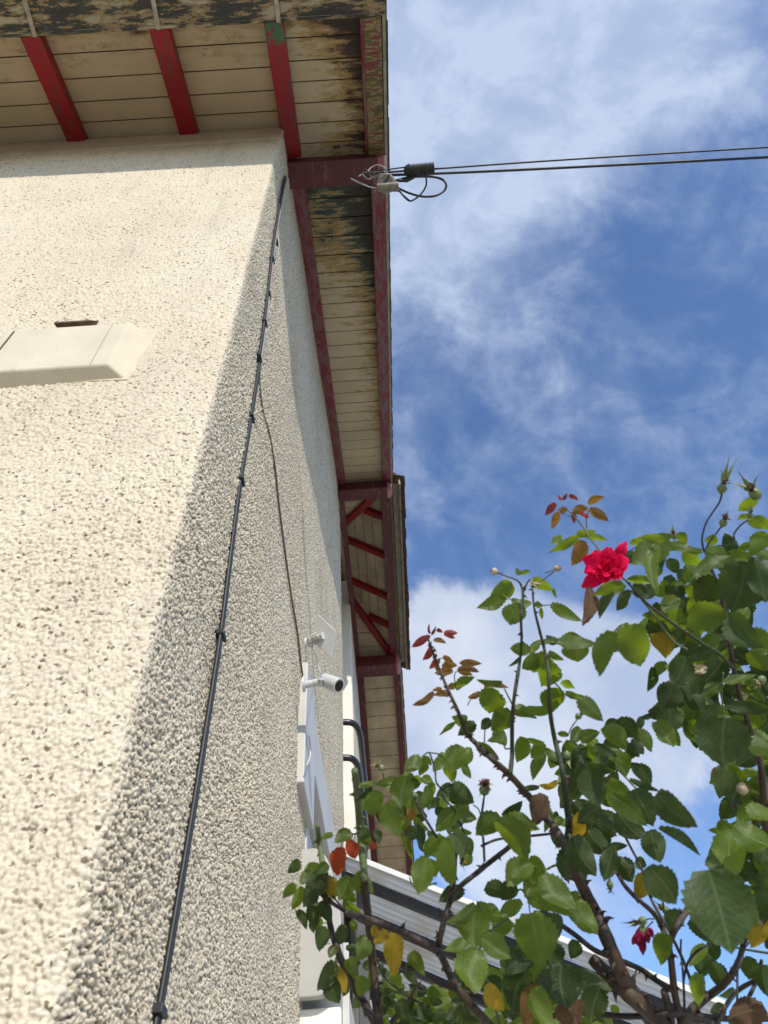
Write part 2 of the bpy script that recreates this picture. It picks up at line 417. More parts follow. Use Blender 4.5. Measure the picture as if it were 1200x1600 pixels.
# frieze band below the soffit
mb = MB()
mb.box(-5.2, XC + .014, .983, 1.02, 5.04, RZ(1) + .06)
mb.build('frieze', FRIEZE, H, bev=.012)
# ---- soffit boards (parallel to the eave)
def boards(x0, x1, y0, y1, step, mat, name, up=.095, th=.02, gap=.005, zf=None, jitter=.0025):
    mb = MB(); y = y0
    zf = zf or RZ
    while y < y1 - .01:
        e = min(y + step * random.uniform(.93, 1.07), y1)
        j = random.uniform(-jitter, jitter)
        a, b = y + gap * .5, e - gap * .5
        mb.hexa([(x0, a, zf(a) + up + j), (x1, a, zf(a) + up + j), (x1, b, zf(b) + up + j), (x0, b, zf(b) + up + j)],
                [(x0, a, zf(a) + up + th), (x1, a, zf(a) + up + th), (x1, b, zf(b) + up + th), (x0, b, zf(b) + up + th)])
        y = e
    return mb.build(name, mat, H)
boards(-5.6, XC + .06, YE, 1.02, .133, SOFF_E, 'eave_soffit', gap=.007)
boards(XC + .06, XB - .02, YE, 1.25, .125, SOFF_C, 'corner_soffit', gap=.007)
boards(XC - .05, XB - .02, 1.36, Y1 + 1.1, .168, SOFF_V, 'verge_soffit', gap=.009)
boards(XC - .05, XB - .02, Y2 - 1.1, 13.9, .215, SOFF_R, 'rear_verge_soffit', gap=.016)
# half hip soffit, boards run along the wall
mb = MB(); x = XC - .35
while x < XB:
    e = min(x + .125, XB); g = .004
    zz = lambda q: HZ(q) + .10
    ya = Y1 + KH * max(0, XB - e); yb_ = Y2 - KH * max(0, XB - e)
    ya0 = Y1 + KH * (XB - x - g); yb0 = Y2 - KH * (XB - x - g)
    lo = [(x + g, ya0, zz(x + g)), (e - g, ya + g, zz(e - g)), (e - g, yb_ - g, zz(e - g)), (x + g, yb0, zz(x + g))]
    mb.hexa(lo, [(a, b, c + .02) for a, b, c in lo]); x = e
mb.build('half_hip_soffit', SOFF_R, H)
# ---- roof slabs with tiles
def slab(pts, th, name, mat, lift):
    lo = [(x, y, z + lift) for x, y, z in pts]
    return MB().hexa(lo, [(x, y, z + th) for x, y, z in lo]).build(name, mat, H)
XR = XB - (RZ(YM) - HIPZ) / TH
up = .118
slab([(-6, YE - .03, RZ(YE - .03)), (XB + .004, YE - .03, RZ(YE - .03)), (XB + .004, Y1, HIPZ), (XR, YM, RZ(YM)), (-6, YM, RZ(YM))], .03, 'roof_deck', WOODB, up)
slab([(XB + .004, Y2, HIPZ), (XB + .004, 13.95, RZ(13.95)), (-6, 13.95, RZ(13.95)), (-6, YM, RZ(YM)), (XR, YM, RZ(YM))], .03, 'roof_deck', WOODB, up)
HO = XB + .10
slab([(XB + .004, Y1 + .01, HIPZ), (HO, Y1 - .06, HZ(HO)), (HO, Y2 + .06, HZ(HO)), (XB + .004, Y2 - .01, HIPZ), (XR, YM, RZ(YM))], .03, 'roof_deck', WOODB, up)
# tiles: rows of overlapping tiles with a ragged outer edge
def tiles(y0, y1, xa, xb_, name):
    mb = MB(); y = y0; k = 0
    n = int(abs(y1 - y0) / .11)
    for i in range(n):
        a = y0 + (y1 - y0) * i / n; b = a + (y1 - y0) / n * 1.25
        x = xb_ + random.uniform(-.004, .003)
        while x > xa:
            wdt = .17
            l = .012 + random.uniform(-.003, .004)
            za, zb = RZ(a) + up + .034 + l, RZ(b) + up + .034 + .002
            lo = [(x - wdt, a, za), (x, a, za), (x, b, zb), (x - wdt, b, zb)]
            mb.hexa(lo if y1 > y0 else lo[::-1], [(p, q, r + .014) for p, q, r in (lo if y1 > y0 else lo[::-1])])
            x -= wdt + .003
            if x < xb_ - .9: x = xa
    return mb.build(name, TILE, H)
tiles(YE - .05, Y1, -6, XB + .022, 'roof_tiles')
tiles(13.95, Y2, -6, XB + .022, 'roof_tiles')
slab([(-6, YE - .05, RZ(YE - .05)), (XB - .85, YE - .05, RZ(YE - .05)), (XR, YM, RZ(YM)), (-6, YM, RZ(YM))], .02, 'roof_tiles', TILE, up + .034)
slab([(XB - .85, 13.95, RZ(13.95)), (-6, 13.95, RZ(13.95)), (-6, YM, RZ(YM)), (XR, YM, RZ(YM))], .02, 'roof_tiles', TILE, up + .034)
mb = MB(); y = Y1 - .09
while y < Y2 + .09:
    x = HO + .055 + random.uniform(-.008, .012)
    for r in range(5):
        xa = x - .11; za = HZ(xa) + up + .034; zb = HZ(x) + up + .034 + .014 + random.uniform(0, .006)
        lo = [(xa - .03, y, za), (x, y, zb), (x, y + .165, zb), (xa - .03, y + .165, za)]
        mb.hexa(lo, [(a, b, c + .016) for a, b, c in lo]); x = xa
    y += .17
mb.build('half_hip_tiles', TILE, H)
MB().hexa([(HO - .022, Y1 - .05, HZ(HO) + .03), (HO, Y1 - .05, HZ(HO) + .02), (HO, Y2 + .05, HZ(HO) + .02), (HO - .022, Y2 + .05, HZ(HO) + .03)],
          [(HO - .022, Y1 - .05, HZ(HO) + .114), (HO, Y1 - .05, HZ(HO) + .114), (HO, Y2 + .05, HZ(HO) + .114), (HO - .022, Y2 + .05, HZ(HO) + .114)]).build('half_hip_fascia', FASC, H)
MB().box(XB + .006, HO - .024, Y1 + .02, Y2 - .02, HIPZ + .05, HIPZ + .065).build('half_hip_fascia', FASC, H)
# ---- rafters
def raf(x0, x1, y0, y1, name, mat, lo=0.0, hi=.094, bev=.004):
    ym = YM
    return MB().hexa([(x0, y0, RZ(y0) + lo), (x1, y0, RZ(y0) + lo), (x1, y1, RZ(y1) + lo), (x0, y1, RZ(y1) + lo)],
                     [(x0, y0, RZ(y0) + hi), (x1, y0, RZ(y0) + hi), (x1, y1, RZ(y1) + hi), (x0, y1, RZ(y1) + hi)]).build(name, mat, H, bev=bev)
for px, py in ((47, 62), (247, 45)):
    p = on(px, py, 2, RZ(YE + .01))
    raf(p.x - .056, p.x + .056, YE + .026, 1.0, 'rafter', RED)
pl = on(47, 62, 2, RZ(YE)).x; sp = on(247, 45, 2, RZ(YE)).x - pl
for k in (1, 2, 3, 4): raf(pl - sp * k - .062, pl - sp * k + .062, YE + .026, 1.0, 'rafter', RED)
p3 = on(422, 38, 1, YE + .01).x
raf(XC - .005, XC + .105, YE + .026, 1.18, 'rafter', REDG)
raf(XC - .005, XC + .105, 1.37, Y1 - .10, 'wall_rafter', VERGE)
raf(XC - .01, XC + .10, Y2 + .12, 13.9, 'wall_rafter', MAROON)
raf(XB - .125, XB - .022, YE + .026, 1.20, 'verge_rafter', BAREW)
raf(XB - .145, XB - .125, YE + .026, 1.20, 'verge_rafter', VERGE)
raf(XB - .118, XB - .018, 1.37, Y1 - .10, 'verge_rafter', VERGE)
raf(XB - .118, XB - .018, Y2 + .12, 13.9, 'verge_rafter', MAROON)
MB().hexa([(XB - .016, YE - .02, RZ(YE) - .0), (XB + .003, YE - .02, RZ(YE) - .0), (XB + .003, Y1, HIPZ), (XB - .016, Y1, HIPZ)],
          [(XB - .016, YE - .02, RZ(YE) + .117), (XB + .003, YE - .02, RZ(YE) + .117), (XB + .003, Y1, HIPZ + .117), (XB - .016, Y1, HIPZ + .117)]).build('barge_board', FASC, H)
MB().hexa([(XB - .016, Y2, HIPZ), (XB + .003, Y2, HIPZ), (XB + .003, 13.9, RZ(13.9)), (XB - .016, 13.9, RZ(13.9))],
          [(XB - .016, Y2, HIPZ + .117), (XB + .003, Y2, HIPZ + .117), (XB + .003, 13.9, RZ(13.9) + .117), (XB - .016, 13.9, RZ(13.9) + .117)]).build('barge_board', FASC, H)
# ---- purlins poking out of the gable
def purlin(ya, yb, z0, z1, mat, end=True):
    mb = MB(); mb.box(XC - .2, XB - .07, ya, yb, z0, z1); o = mb.build('purlin', mat, H, bev=.008)
    if end:
        # rounded nose
        prof = []
        for k in range(9):
            a = -PI / 2 + PI * k / 8
            prof.append((XB - .068 + .062 * math.cos(a), (z0 + z1) / 2 - .008 + ((z1 - z0) / 2 - .012) * math.sin(a)))
        prof = [(XB - .072, z0 + .006)] + prof + [(XB - .072, z1 - .02)]
        v = [(x, ya + .006, z) for x, z in prof] + [(x, yb - .006, z) for x, z in prof]; n = len(prof)
        f = [list(range(n)), list(reversed(range(n, 2 * n)))] + [[i, i + n, (i + 1) % n + n, (i + 1) % n] for i in range(n)]
        e = obj('purlin_nose', v, f, PINK, o)
    return o
purlin(1.19, 1.36, RZ(1.2) - .09, RZ(1.2) + .03, MAROON)
purlin(Y1 - .10, Y1 + .07, HIPZ - .17, HIPZ - .005, MAROON)
purlin(Y2 - .28, Y2 - .02, HIPZ - .20, HIPZ - .005, MAROON)
# ---- half hip timbers
def bar(a, b, wd, ht, name, mat, upv=Vector((0, 0, 1))):
    a, b = Vector(a), Vector(b); t = (b - a).normalized(); s_ = t.cross(upv).normalized() * wd / 2; u = s_.cross(t).normalized() * ht
    lo = [a - s_, a + s_, b + s_, b - s_]
    return MB().hexa(lo, [p + u for p in lo]).build(name, mat, H, bev=.004)
bar((XB - .10, Y1 + .09, HIPZ - .012), (XB - .10, Y2 - .30, HIPZ - .012), .10, .10, 'half_hip_plate', MAROON)
dd = XB - .12 - XC + .10
bar((XB - .12, Y1 + .10, HZ(XB - .12) - .03), (XB - .12 - dd, Y1 + .10 + dd * KH, HZ(XB - .12 - dd) - .03), .085, .11, 'hip_rafter', RED)
bar((XB - .12, Y2 - .10, HZ(XB - .12) - .03), (XB - .12 - dd, Y2 - .10 - dd * KH, HZ(XB - .12 - dd) - .03), .085, .11, 'hip_rafter', RED)
for yy, xin in ((Y1 + .62, XB - .40), (Y1 + 1.30, XC - .02), (Y1 + 2.1, XC - .02), (Y2 - .75, XB - .45)):
    bar((XB - .13, yy, HZ(XB - .13) + .01), (xin, yy, HZ(xin) + .01), .085, .085, 'jack_rafter', RED)
bar((XC + .03, Y1 + .10, HIPZ - .02), (XC + .03, Y2 - .24, HIPZ - .02), .07, .12, 'half_hip_wall_plate', MAROON)
# ---- box gutter under the eave edge
mb = MB(); mb.box(-5.6, XB + .003, YE - .17, YE + .006, RZ(YE) + .002, RZ(YE) + .02); mb.box(-5.6, XB + .003, YE - .19, YE - .172, RZ(YE) - .004, RZ(YE) + .14)
mb.box(-5.6, XB + .003, YE + .008, YE + .024, RZ(YE) - .006, RZ(YE) + .10)
g = mb.build('gutter', GUTTER, H, bev=.006)
ZINC = simple('bare_zinc_strap', (.40, .36, .27), .6, .3, 20, 80, .001, dirt=(.12, .10, .08))
for px, py in ((-155, 20), (45, 20), (243, 18), (433, 10)):
    p = on(px, py, 2, RZ(YE)); MB().box(p.x - .012, p.x + .012, YE - .195, YE + .026, RZ(YE) - .012, RZ(YE) - .0065).build('gutter_strap', ZINC, g)
# ---- loggia railing
rl = MB().box(XC - .03, XC + .02, YL0 - .005, YL0 + .02, 3.05, 3.10).build('railing', BLACKT, H)
def rail(z, x_out, r, y_end=7.45):
    pts = [(XC - .10, YL0 + .10, z), (XC + .01, YL0 + .10, z), (XC + x_out * .7, YL0 + .14, z), (XC + x_out, YL0 + .32, z), (XC + x_out, YL0 + .8, z), (XC + x_out, y_end, z)]
    return MB().tube(smooth_path(pts, 6), r, 12).build('rail', BLACKT, rl, smooth=True)
rail(4.22, .15, .030); rail(3.84, .13, .030)
for yy in (7.3,): MB().tube([(XC + .125, yy, 3.02), (XC + .125, yy, 4.2)], .012, 8).build('baluster', BLACKT, rl, smooth=True)
# ---- smooth window surround, recess and shutter box on the side wall
WS = MB().hexa([(XC - .02, 2.925, 1.82), (XC + .040, 2.925, 1.82), (XC + .040, 3.335, 1.82), (XC - .02, 3.335, 1.82)], [(XC - .02, 2.925, 2.50), (XC + .040, 2.925, 2.50), (XC + .040, 3.335, 2.50), (XC - .02, 3.335, 2.50)]).build('window_surround', WHITE, H, bev=.006)
MB().box(XC - .16, XC + .034, 3.338, 5.25, 2.15, 2.46).build('lintel', WHITE, WS, bev=.006)
MB().box(XC - .16, XC + .012, 3.30, 3.345, .2, 2.14).build('reveal', WHITE, WS, bev=.004)
MB().box(XC - .13, XC - .05, 3.35, 5.25, 1.68, 2.14).build('shutter_box', WHITEP, WS, bev=.012)
mb = MB()
for k in range(24): mb.box(XC - .12, XC - .085 + .004 * (k % 2), 3.36, 5.25, -.3 + .08 * k, -.3 + .08 * k + .076)
mb.build('roller_shutter', WHITEP, WS)
MB().box(XC - .16, XC + .02, 5.255, 5.42, -.9, 2.45).build('reveal', WHITE, WS, bev=.004)
# rounded white housing under the surround
def housing(x_out, y0, y1, z0, z1, r):
    prof = [(XC - .02, z1), (XC + x_out * .35, z1)]
    for k in range(11):
        a = k / 10 * PI / 2
        prof.append((XC + x_out * (.35 + .65 * math.sin(a)) , z0 + r + (z1 - z0 - r) * (math.cos(a))))
    for k in range(1, 13):
        a = k / 12 * PI / 2
        prof.append((XC + x_out - r * (1 - math.cos(a)), z0 + r - r * math.sin(a)))
    prof.append((XC - .02, z0)); n = len(prof)
    v = [(x, y0, z) for x, z in prof] + [(x, y1, z) for x, z in prof]
    f = [list(range(n)), list(reversed(range(n, 2 * n)))] + [[i, i + n, (i + 1) % n + n, (i + 1) % n] for i in range(n)]
    return v, f
AW = root('awning_case', (XC, 3.3, 1.1), 'rounded white plastic casing fixed low on the roughcast side wall behind the leaves', 'awning')
v, f = housing(.185, 3.20, 3.24, 1.075, 1.66, .11); obj('end_cap', v, f, simple('shade_grey_plastic', (.40, .385, .35), .5, .08, 5, 80, .0004), AW); bevel(COL.objects[-1] if False else bpy.data.objects['end_cap'], .006)  # end cap colour greyed to stand in for shade on its face
v, f = housing(.150, 3.242, 5.1, 1.10, 1.62, .09); obj('casing', v, f, WHITE, AW)
SLOT = simple('grey_slot', (.30, .30, .29), .5, .1)
for k in range(7):
    z = 1.50 - k * .04; x = XC + .075 + k * .006
    MB().box(x, x + .022, 3.1965, 3.2005, z, z + .006).build('vent_slot', SLOT, AW)
adopt(AW)
DP = MB().box(XC + .002, XC + .17, 3.27, 3.6, -1.55, 1.06).build('door_pier', WHITEW, H, bev=.008)
mb = MB().box(XC + .172, XC + .20, 3.30, 3.34, -1.55, 1.30); mb.build('door_trim', WHITE, DP, bev=.003)
adopt(H)
for o in list(H.children):
    for c in o.children: pass

# ------------------------------------------------------------------ vent cover on the front wall
V_ = root('vent_cover', (-.95, 1.0, 2.2), 'flat cream plastered hatch standing proud of the front roughcast wall', 'hatch')
yo = .955
a0, a1, b0, b1 = -1.135, -.742, 1.985, 2.275
mb = MB(); mb.hexa([(a0, yo, b0), (a1, yo, b0), (a1 + .055, 1.0, b0 - .03), (a0 - .03, 1.0, b0 - .03)], [(a0, yo, b1), (a1, yo, b1), (a1 + .055, 1.0, b1 + .012), (a0 - .04, 1.0, b1 + .012)])
mb.build('cover_block', PLASTER, V_, bev=.006)
# irregular smoothed margin
pts = [(-1.17, 1.965), (-1.0, 1.962), (-.80, 1.958), (-.69, 1.950), (-.676, 2.0), (-.682, 2.08), (-.668, 2.17), (-.660, 2.25), (-.668, 2.30), (-.72, 2.306), (-.85, 2.30), (-1.0, 2.305), (-1.12, 2.30), (-1.165, 2.26)]
v = [(x, .9905, z) for x, z in pts] + [(x, 1.004, z) for x, z in pts]; n = len(pts)
obj('smooth_margin', v, [list(range(n)), list(reversed(range(n, 2 * n)))] + [[i, i + n, (i + 1) % n + n, (i + 1) % n] for i in range(n)], PLASTER, V_); bevel(bpy.data.objects['smooth_margin'], .004)
mb = MB(); mb.box(-1.108, -1.103, yo - .0025, yo + .01, 2.0, 2.26); mb.build('joint', BRICKD, V_)
mb = MB(); mb.box(-.795, -.7925, yo - .0015, yo + .01, 1.99, 2.27); mb.build('joint', simple('faint_joint', (.45, .38, .28), .9, .1), V_)
adopt(V_)
VB = MB().hexa([(-1.0, .955, 2.307), (-.885, .955, 2.307), (-.875, .99, 2.392), (-1.01, .99, 2.392)], [(-.99, .958, 2.326), (-.895, .958, 2.326), (-.885, .99, 2.334), (-1.0, .99, 2.334)]).build('vent_brick', BRICKD, None, bev=.003)
tag(VB, 'small dark brown terracotta vent lip above the plastered hatch', 'vent')

# ------------------------------------------------------------------ cables on the wall
def wpt(px, py, off=.0185):
    return on(px, py, 0, XC + off)
cp = [(232, 1640), (245, 1590), (290, 1330), (318, 1160), (345, 985), (362, 850), (376, 748), (392, 650), (404, 575), (405, 555), (413, 500), (427, 380), (434, 335), (442, 290), (446, 275)]
line3 = [wpt(*p) for p in cp]
BC = root('wall_cable', line3[0], 'thick black cable running up the roughcast side wall next to the corner', 'cable')
MB().tube(smooth_path(line3, 8), .0053, 8).build('black_sheath', BLACKC, BC, smooth=True)
MB().tube(smooth_path([p + Vector((.001, .0120, 0)) for p in line3], 8), .0045, 8).build('second_sheath', BLACKC, BC, smooth=True)
gl = [wpt(px, py, .018) + Vector((.003, .024, 0)) for px, py in cp[8:]]
MB().tube(smooth_path(gl, 8), .0045, 8).build('grey_sheath', GREYC, BC, smooth=True)
for px, py in ((247, 1578), (345, 990), (376, 748), (392, 650), (404, 556), (413, 502), (419, 458), (425, 404), (431, 376)):
    p = wpt(px, py); mb = MB().box(p.x - .014, p.x + .010, p.y - .012, p.y + .022, p.z - .008, p.z + .008); mb.tube([p + Vector((.006, .022, 0)), p + Vector((.006, .030, -.002))], .005, 8)
    mb.build('clip', BLACKC, BC, bev=.003)
adopt(BC)
tw = [(405, 585), (406, 610), (411, 645), (421, 680), (430, 735), (436, 790), (445, 860), (455, 930), (465, 990), (470, 1035), (474, 1062)]
o = MB().tube(smooth_path([wpt(px, py, .0145) for px, py in tw], 8), .0048, 8).build('camera_wire', BROWNC, None, smooth=True)
tag(o, 'thin brown wire branching off the thick cable down to the security camera', 'wire')

# ------------------------------------------------------------------ security camera and its solar panel
YC = 3.05
pb = on(473, 1070, 0, XC + .042)
base = Vector((XC + .042, pb.y, pb.z))
SC = root('security_camera', base, 'white bullet security camera on a short arm, fixed to the white window surround', 'camera')
MB().disc(base, (1, 0, 0), .036, .032, .012).tube([base + Vector((.010, 0, 0)), base + Vector((.055, -.002, .004))], [.019, .016], 16).build('wall_bracket', WHITEP, SC, smooth=False, bev=.003)
j = base + Vector((.088, -.01, .0))
MB().tube([base + Vector((.052, -.002, .004)), j], [.0185, .0185], 16).build('arm', WHITEP, SC, bev=.003)
kn = MB().tube([j + Vector((.0, -.028, 0)), j + Vector((.0, .02, 0))], .0135, 12).build('joint_screw', STEEL, SC, bev=.002)
b0_ = j + Vector((.0, .035, .045)); dirc = Vector((.085, -.035, -.075)).normalized()
bL = .115
prof = [(0, .012), (.003, .026), (.012, .032), (.05, .034), (bL - .003, .036), (bL, .0345)]
MB().tube([b0_ + dirc * t for t, r in prof], [r for t, r in prof], 28).build('camera_body', WHITEP, SC, smooth=False)
MB().tube([b0_ + dirc * (bL - .004), b0_ + dirc * (bL + .0015)], [.0265, .0265], 28).build('lens_face', DGLASS, SC)
MB().tube([b0_ + dirc * (bL), b0_ + dirc * (bL + .004)], [.010, .009], 16).build('lens', DGLASS, SC)
adopt(SC)
sb = on(476, 1005, 0, XC + .005)
SP = root('solar_panel', sb, 'small square solar panel on a white wall arm above the security camera', 'solar panel')
pc = at(507, 992, (sb.dot(CF)) - .02)
MB().disc(sb, (1, 0, 0), .032, .028, .012).tube([sb + Vector((.008, 0, 0)), sb.lerp(pc, .55)], [.014, .012], 12).build('arm', WHITEP, SP, bev=.002)
D0 = sb.dot(CF)
cq = [at(495, 959, D0 + .02), at(524, 985, D0 - .05), at(517, 1027, D0 - .09), at(489, 1003, D0 - .02)]
e1 = (cq[1] - cq[0]).normalized(); e2 = (cq[3] - cq[0]); nn = e1.cross(e2).normalized()
if nn.dot(CF) < 0: nn = -nn
lo = [c for c in cq]
MB().hexa(lo, [c + nn * .012 for c in lo]).build('panel', WHITEP, SP, bev=.002)
lo2 = [pc + (c - pc) * .9 + nn * .014 for c in cq]
mid = sum(cq, Vector()) / 4
lo2 = [mid + (c - mid) * .92 + nn * .0125 for c in cq]
MB().hexa(lo2, [c + nn * .001 for c in lo2]).build('solar_cells', DGLASS, SP)
MB().tube([sb.lerp(pc, .5), mid - nn * .004], [.014, .020], 14).build('ball_joint', WHITEP, SP)
adopt(SP)
# coil of spare white wire round the arm and the loop down to the camera
mb = MB(); c0 = sb.lerp(pc, .45); ax = (pc - sb).normalized(); u1 = ax.orthogonal().normalized(); u2 = ax.cross(u1)
pts = []
for k in range(150):
    a = k * .42; r = .024 + .008 * math.sin(k * .37) + .004 * math.sin(k * 1.1)
    pts.append(c0 + ax * (.030 * math.sin(k * .071) + .008 * math.sin(k * .9)) + (u1 * math.cos(a) + u2 * math.sin(a)) * r)
pts += [on(491, 1020, 0, XC + .05), on(496, 1034, 0, XC + .04), at(499, 1046, b0_.dot(CF)), b0_ + Vector((0, .004, .006))]
o = MB().tube(smooth_path(pts, 2), .0022, 6).build('coiled_wire', simple('white_wire', (.55, .53, .48), .5, .15), None, smooth=True)
tag(o, 'coil of thin pale wire wound round the solar panel arm and dropping to the camera', 'wire')
lp = [(480, 1110), (483, 1150), (485, 1165), (484.5, 1180), (482, 1190), (479, 1196)]
o = MB().tube(smooth_path([wpt(px, py, .055) for px, py in lp[1:]], 5), .004, 8).build('wire_loop', WHITEP, None, smooth=True)
tag(o, 'short bowed white wire end lying on the white window surround below the camera', 'wire')

# ------------------------------------------------------------------ overhead line
zr = RZ(1.1) - .05
DW = at(603, 286, 1).z; pj = on(603, 286, 1, 1.12); Dj = pj.dot(CF)
OW = root('overhead_cable', pj, 'pair of black overhead service cables running from the eave into the sky', 'cable')
def wire(a, mid, b, r, name='strand', dep=(0, 0, 0), mat=BLACKC):
    A = at(a[0], a[1], Dj + dep[0]); B = at(b[0], b[1], Dj + dep[2]); Mm = at(mid[0], mid[1], Dj + dep[1])
    return MB().tube(smooth_path([A, Mm, B], 14), r, 8).build(name, mat, OW, smooth=True)
wire((678, 264), (940, 246), (1620, 205), .0052, dep=(0, .1, .3))
wire((600, 274), (860, 263), (1620, 224), .0078, dep=(0, .1, .3))
wire((565, 271), (605, 269), (634, 267), .006)
wire((590, 266), (612, 264), (634, 261), .004)
def loop(pts, r, mat=BLACKC): return MB().tube(smooth_path([at(x, y, Dj + random.uniform(-.02, .02)) for x, y in pts], 8), r, 8).build('slack_loop', mat, OW, smooth=True)
loop([(620, 293), (640, 302), (660, 307), (680, 306), (694, 298), (697, 288), (690, 280), (672, 276), (640, 277), (618, 282)], .0065)
loop([(622, 295), (632, 308), (642, 314), (656, 305), (665, 292), (666, 280), (662, 268)], .0048)
loop([(612, 290), (628, 303), (640, 313)], .003)
loop([(560, 276), (572, 270), (586, 278), (598, 268), (610, 276)], .003, GREYC)
loop([(570, 264), (584, 272), (596, 262), (612, 268)], .003)
loop([(585, 300), (592, 292), (604, 302), (616, 296)], .003, GREYC)
loop([(575, 268), (580, 262), (590, 258), (600, 262), (606, 272)], .004, GREYC)
loop([(548, 279), (562, 286), (580, 293), (592, 294)], .004, GREYC)
loop([(566, 272), (575, 280), (584, 276), (596, 272), (604, 276)], .004, GREYC)
adopt(OW)
IN = root('line_insulator', at(655, 265, Dj), 'dark ribbed spring-like tensioner on the overhead cable beside the eave', 'insulator')
A = at(634, 267, Dj); B = at(678, 263, Dj); pts = []; rr = []
for k in range(0, 76):
    t = k / 75; pts.append(A.lerp(B, .12 + .88 * t)); rr.append(.034 if (k // 2) % 2 else .027)
MB().tube(pts, rr, 20).build('ribbed_body', simple('dark_ribbed_plastic', (.075, .07, .06), .5, .3, 20, 80, .001), IN)
MB().tube([A.lerp(B, -.06), A.lerp(B, .02), A.lerp(B, .13)], [.014, .030, .036], 16).build('cap', BLACKC, IN)
MB().tube([A.lerp(B, .3) - CU * .04, A.lerp(B, .05) - CU * .055, A.lerp(B, -.35) - CU * .05], [.008, .010, .008], 8).build('clamp', BLACKC, IN)
adopt(IN)
JB = root('junction_block', at(603, 288, Dj), 'weathered round ceramic junction block wired under the roof corner', 'junction')
cc = at(603, 287, Dj - .02)
MB().tube([cc - CR * .002 - CF * .03, cc - CF * .02, cc + CF * .03], [.042, .052, .046], 18).build('block', CERAM, JB, bev=.004)
MB().tube([cc - CR * .05 - CU * .03 - CF * .02, cc + CR * .07 - CU * .025 - CF * .02], [.022, .028], 10).build('sleeve', CERAM, JB, bev=.004)
MB().tube([cc - CF * .034 - CR * .02 - CU * .03, cc - CF * .034 + CR * .02 + CU * .035], .005, 6).build('tie_wire', BLACKC, JB)
adopt(JB)

# ------------------------------------------------------------------ polycarbonate lean-to
ZW, SL = 2.58, .48
def PZ(x): return ZW - SL * (x - XC)
m = Mat('multiwall_polycarbonate')
X = m.sep()
wv = m.N.new('ShaderNodeTexWave'); wv.bands_direction = 'Y'; wv.inputs['Scale'].default_value = 16; wv.inputs['Distortion'].default_value = 0
m.L.new(m.tc.outputs['Object'], wv.inputs['Vector'])
cl = m.mix(m.step(wv.outputs['Fac'], .25, .75), (.60, .61, .61), (.82, .82, .80))
cl = m.mix(m.step(m.noise(3, 6, .6), .45, .75), cl, (.60, .57, .50))
m.set('Base Color', cl).set('Roughness', .25)
tr = m.N.new('ShaderNodeBsdfTranslucent'); m.L.new(cl, tr.inputs[0]); ms = m.N.new('ShaderNodeMixShader'); ms.inputs[0].default_value = .66
m.L.new(m.b.outputs[0], ms.inputs[1]); m.L.new(tr.outputs[0], ms.inputs[2]); m.L.new(ms.outputs[0], m.o.inputs[0])
m.bump(wv.outputs['Fac'], .004); POLY = m.m
LT = root('lean_to_roof', (XC + 1.1, 4.0, 1.9), 'lean-to roof of ribbed clear sheets on dark beams below the loggia', 'lean-to')
XE = 1.86; YF = 5.03
def sheet(y0, y1, x0=XC + .02, x1=XE):
    mb = MB(); n = int((y1 - y0) / .012)
    v = []
    for i in range(n + 1):
        y = y0 + (y1 - y0) * i / n; h = .0025 * (1 if i % 2 else -1)
        for x in (x0, (x0 + x1) / 2, x1): v.append((x, y, PZ(x) + h - .006 * math.sin(PI * (y - y0) / (y1 - y0))))
    f = [[i * 3 + k, i * 3 + k + 1, i * 3 + k + 4, i * 3 + k + 3] for i in range(n) for k in (0, 1)]
    o = obj('ribbed_sheet', v, f, POLY, LT); s_ = o.modifiers.new('solid', 'SOLIDIFY'); s_.thickness = .008; s_.offset = 1
    return o
def ybeam(px, py):
    r = ray(px, py)          # s*r.z = PZ(s*r.x)-.03
    s = (ZW + SL * XC - .03) / (r.z + SL * r.x); return (r * s).y
yb = [ybeam(632, 1405), ybeam(620, 1452), ybeam(640, 1512), ybeam(640, 1580)]
print('beams', yb)
ed = [YF] + yb
for a, b in zip(ed[:-1], ed[1:]): sheet(a + .008, b - .008)
for y in yb:
    v = [(XC + .02, y - .03, PZ(XC + .02) - .075), (XC + .02, y + .03, PZ(XC + .02) - .075), (XE - .02, y + .03, PZ(XE - .02) - .075), (XE - .02, y - .03, PZ(XE - .02) - .075)]
    MB().hexa([v[0], v[3], v[2], v[1]], [(p[0], p[1], p[2] + .066) for p in (v[0], v[3], v[2], v[1])]).build('beam', ANTH, LT, bev=.004)
v = [(XC + .02, YF - .025), (XE, YF - .025), (XE, YF + .02), (XC + .02, YF + .02)]
MB().hexa([(x, y, PZ(x) - .022) for x, y in v], [(x, y, PZ(x) + .02) for x, y in v]).build('edge_trim', WHITEP, LT, bev=.004)
MB().box(XC + .002, XC + .055, YF, yb[-1], PZ(XC) - .12, PZ(XC) - .01).build('wall_plate', ANTH, LT, bev=.004)
for px, y in ((566, yb[0]), (542, yb[1])):
    p = on(px, 1450, 1, y); MB().box(p.x - .035, p.x + .035, y - .025, y + .025, -1.58, PZ(p.x) - .08).build('post', ANTH, LT, bev=.004)
adopt(LT)
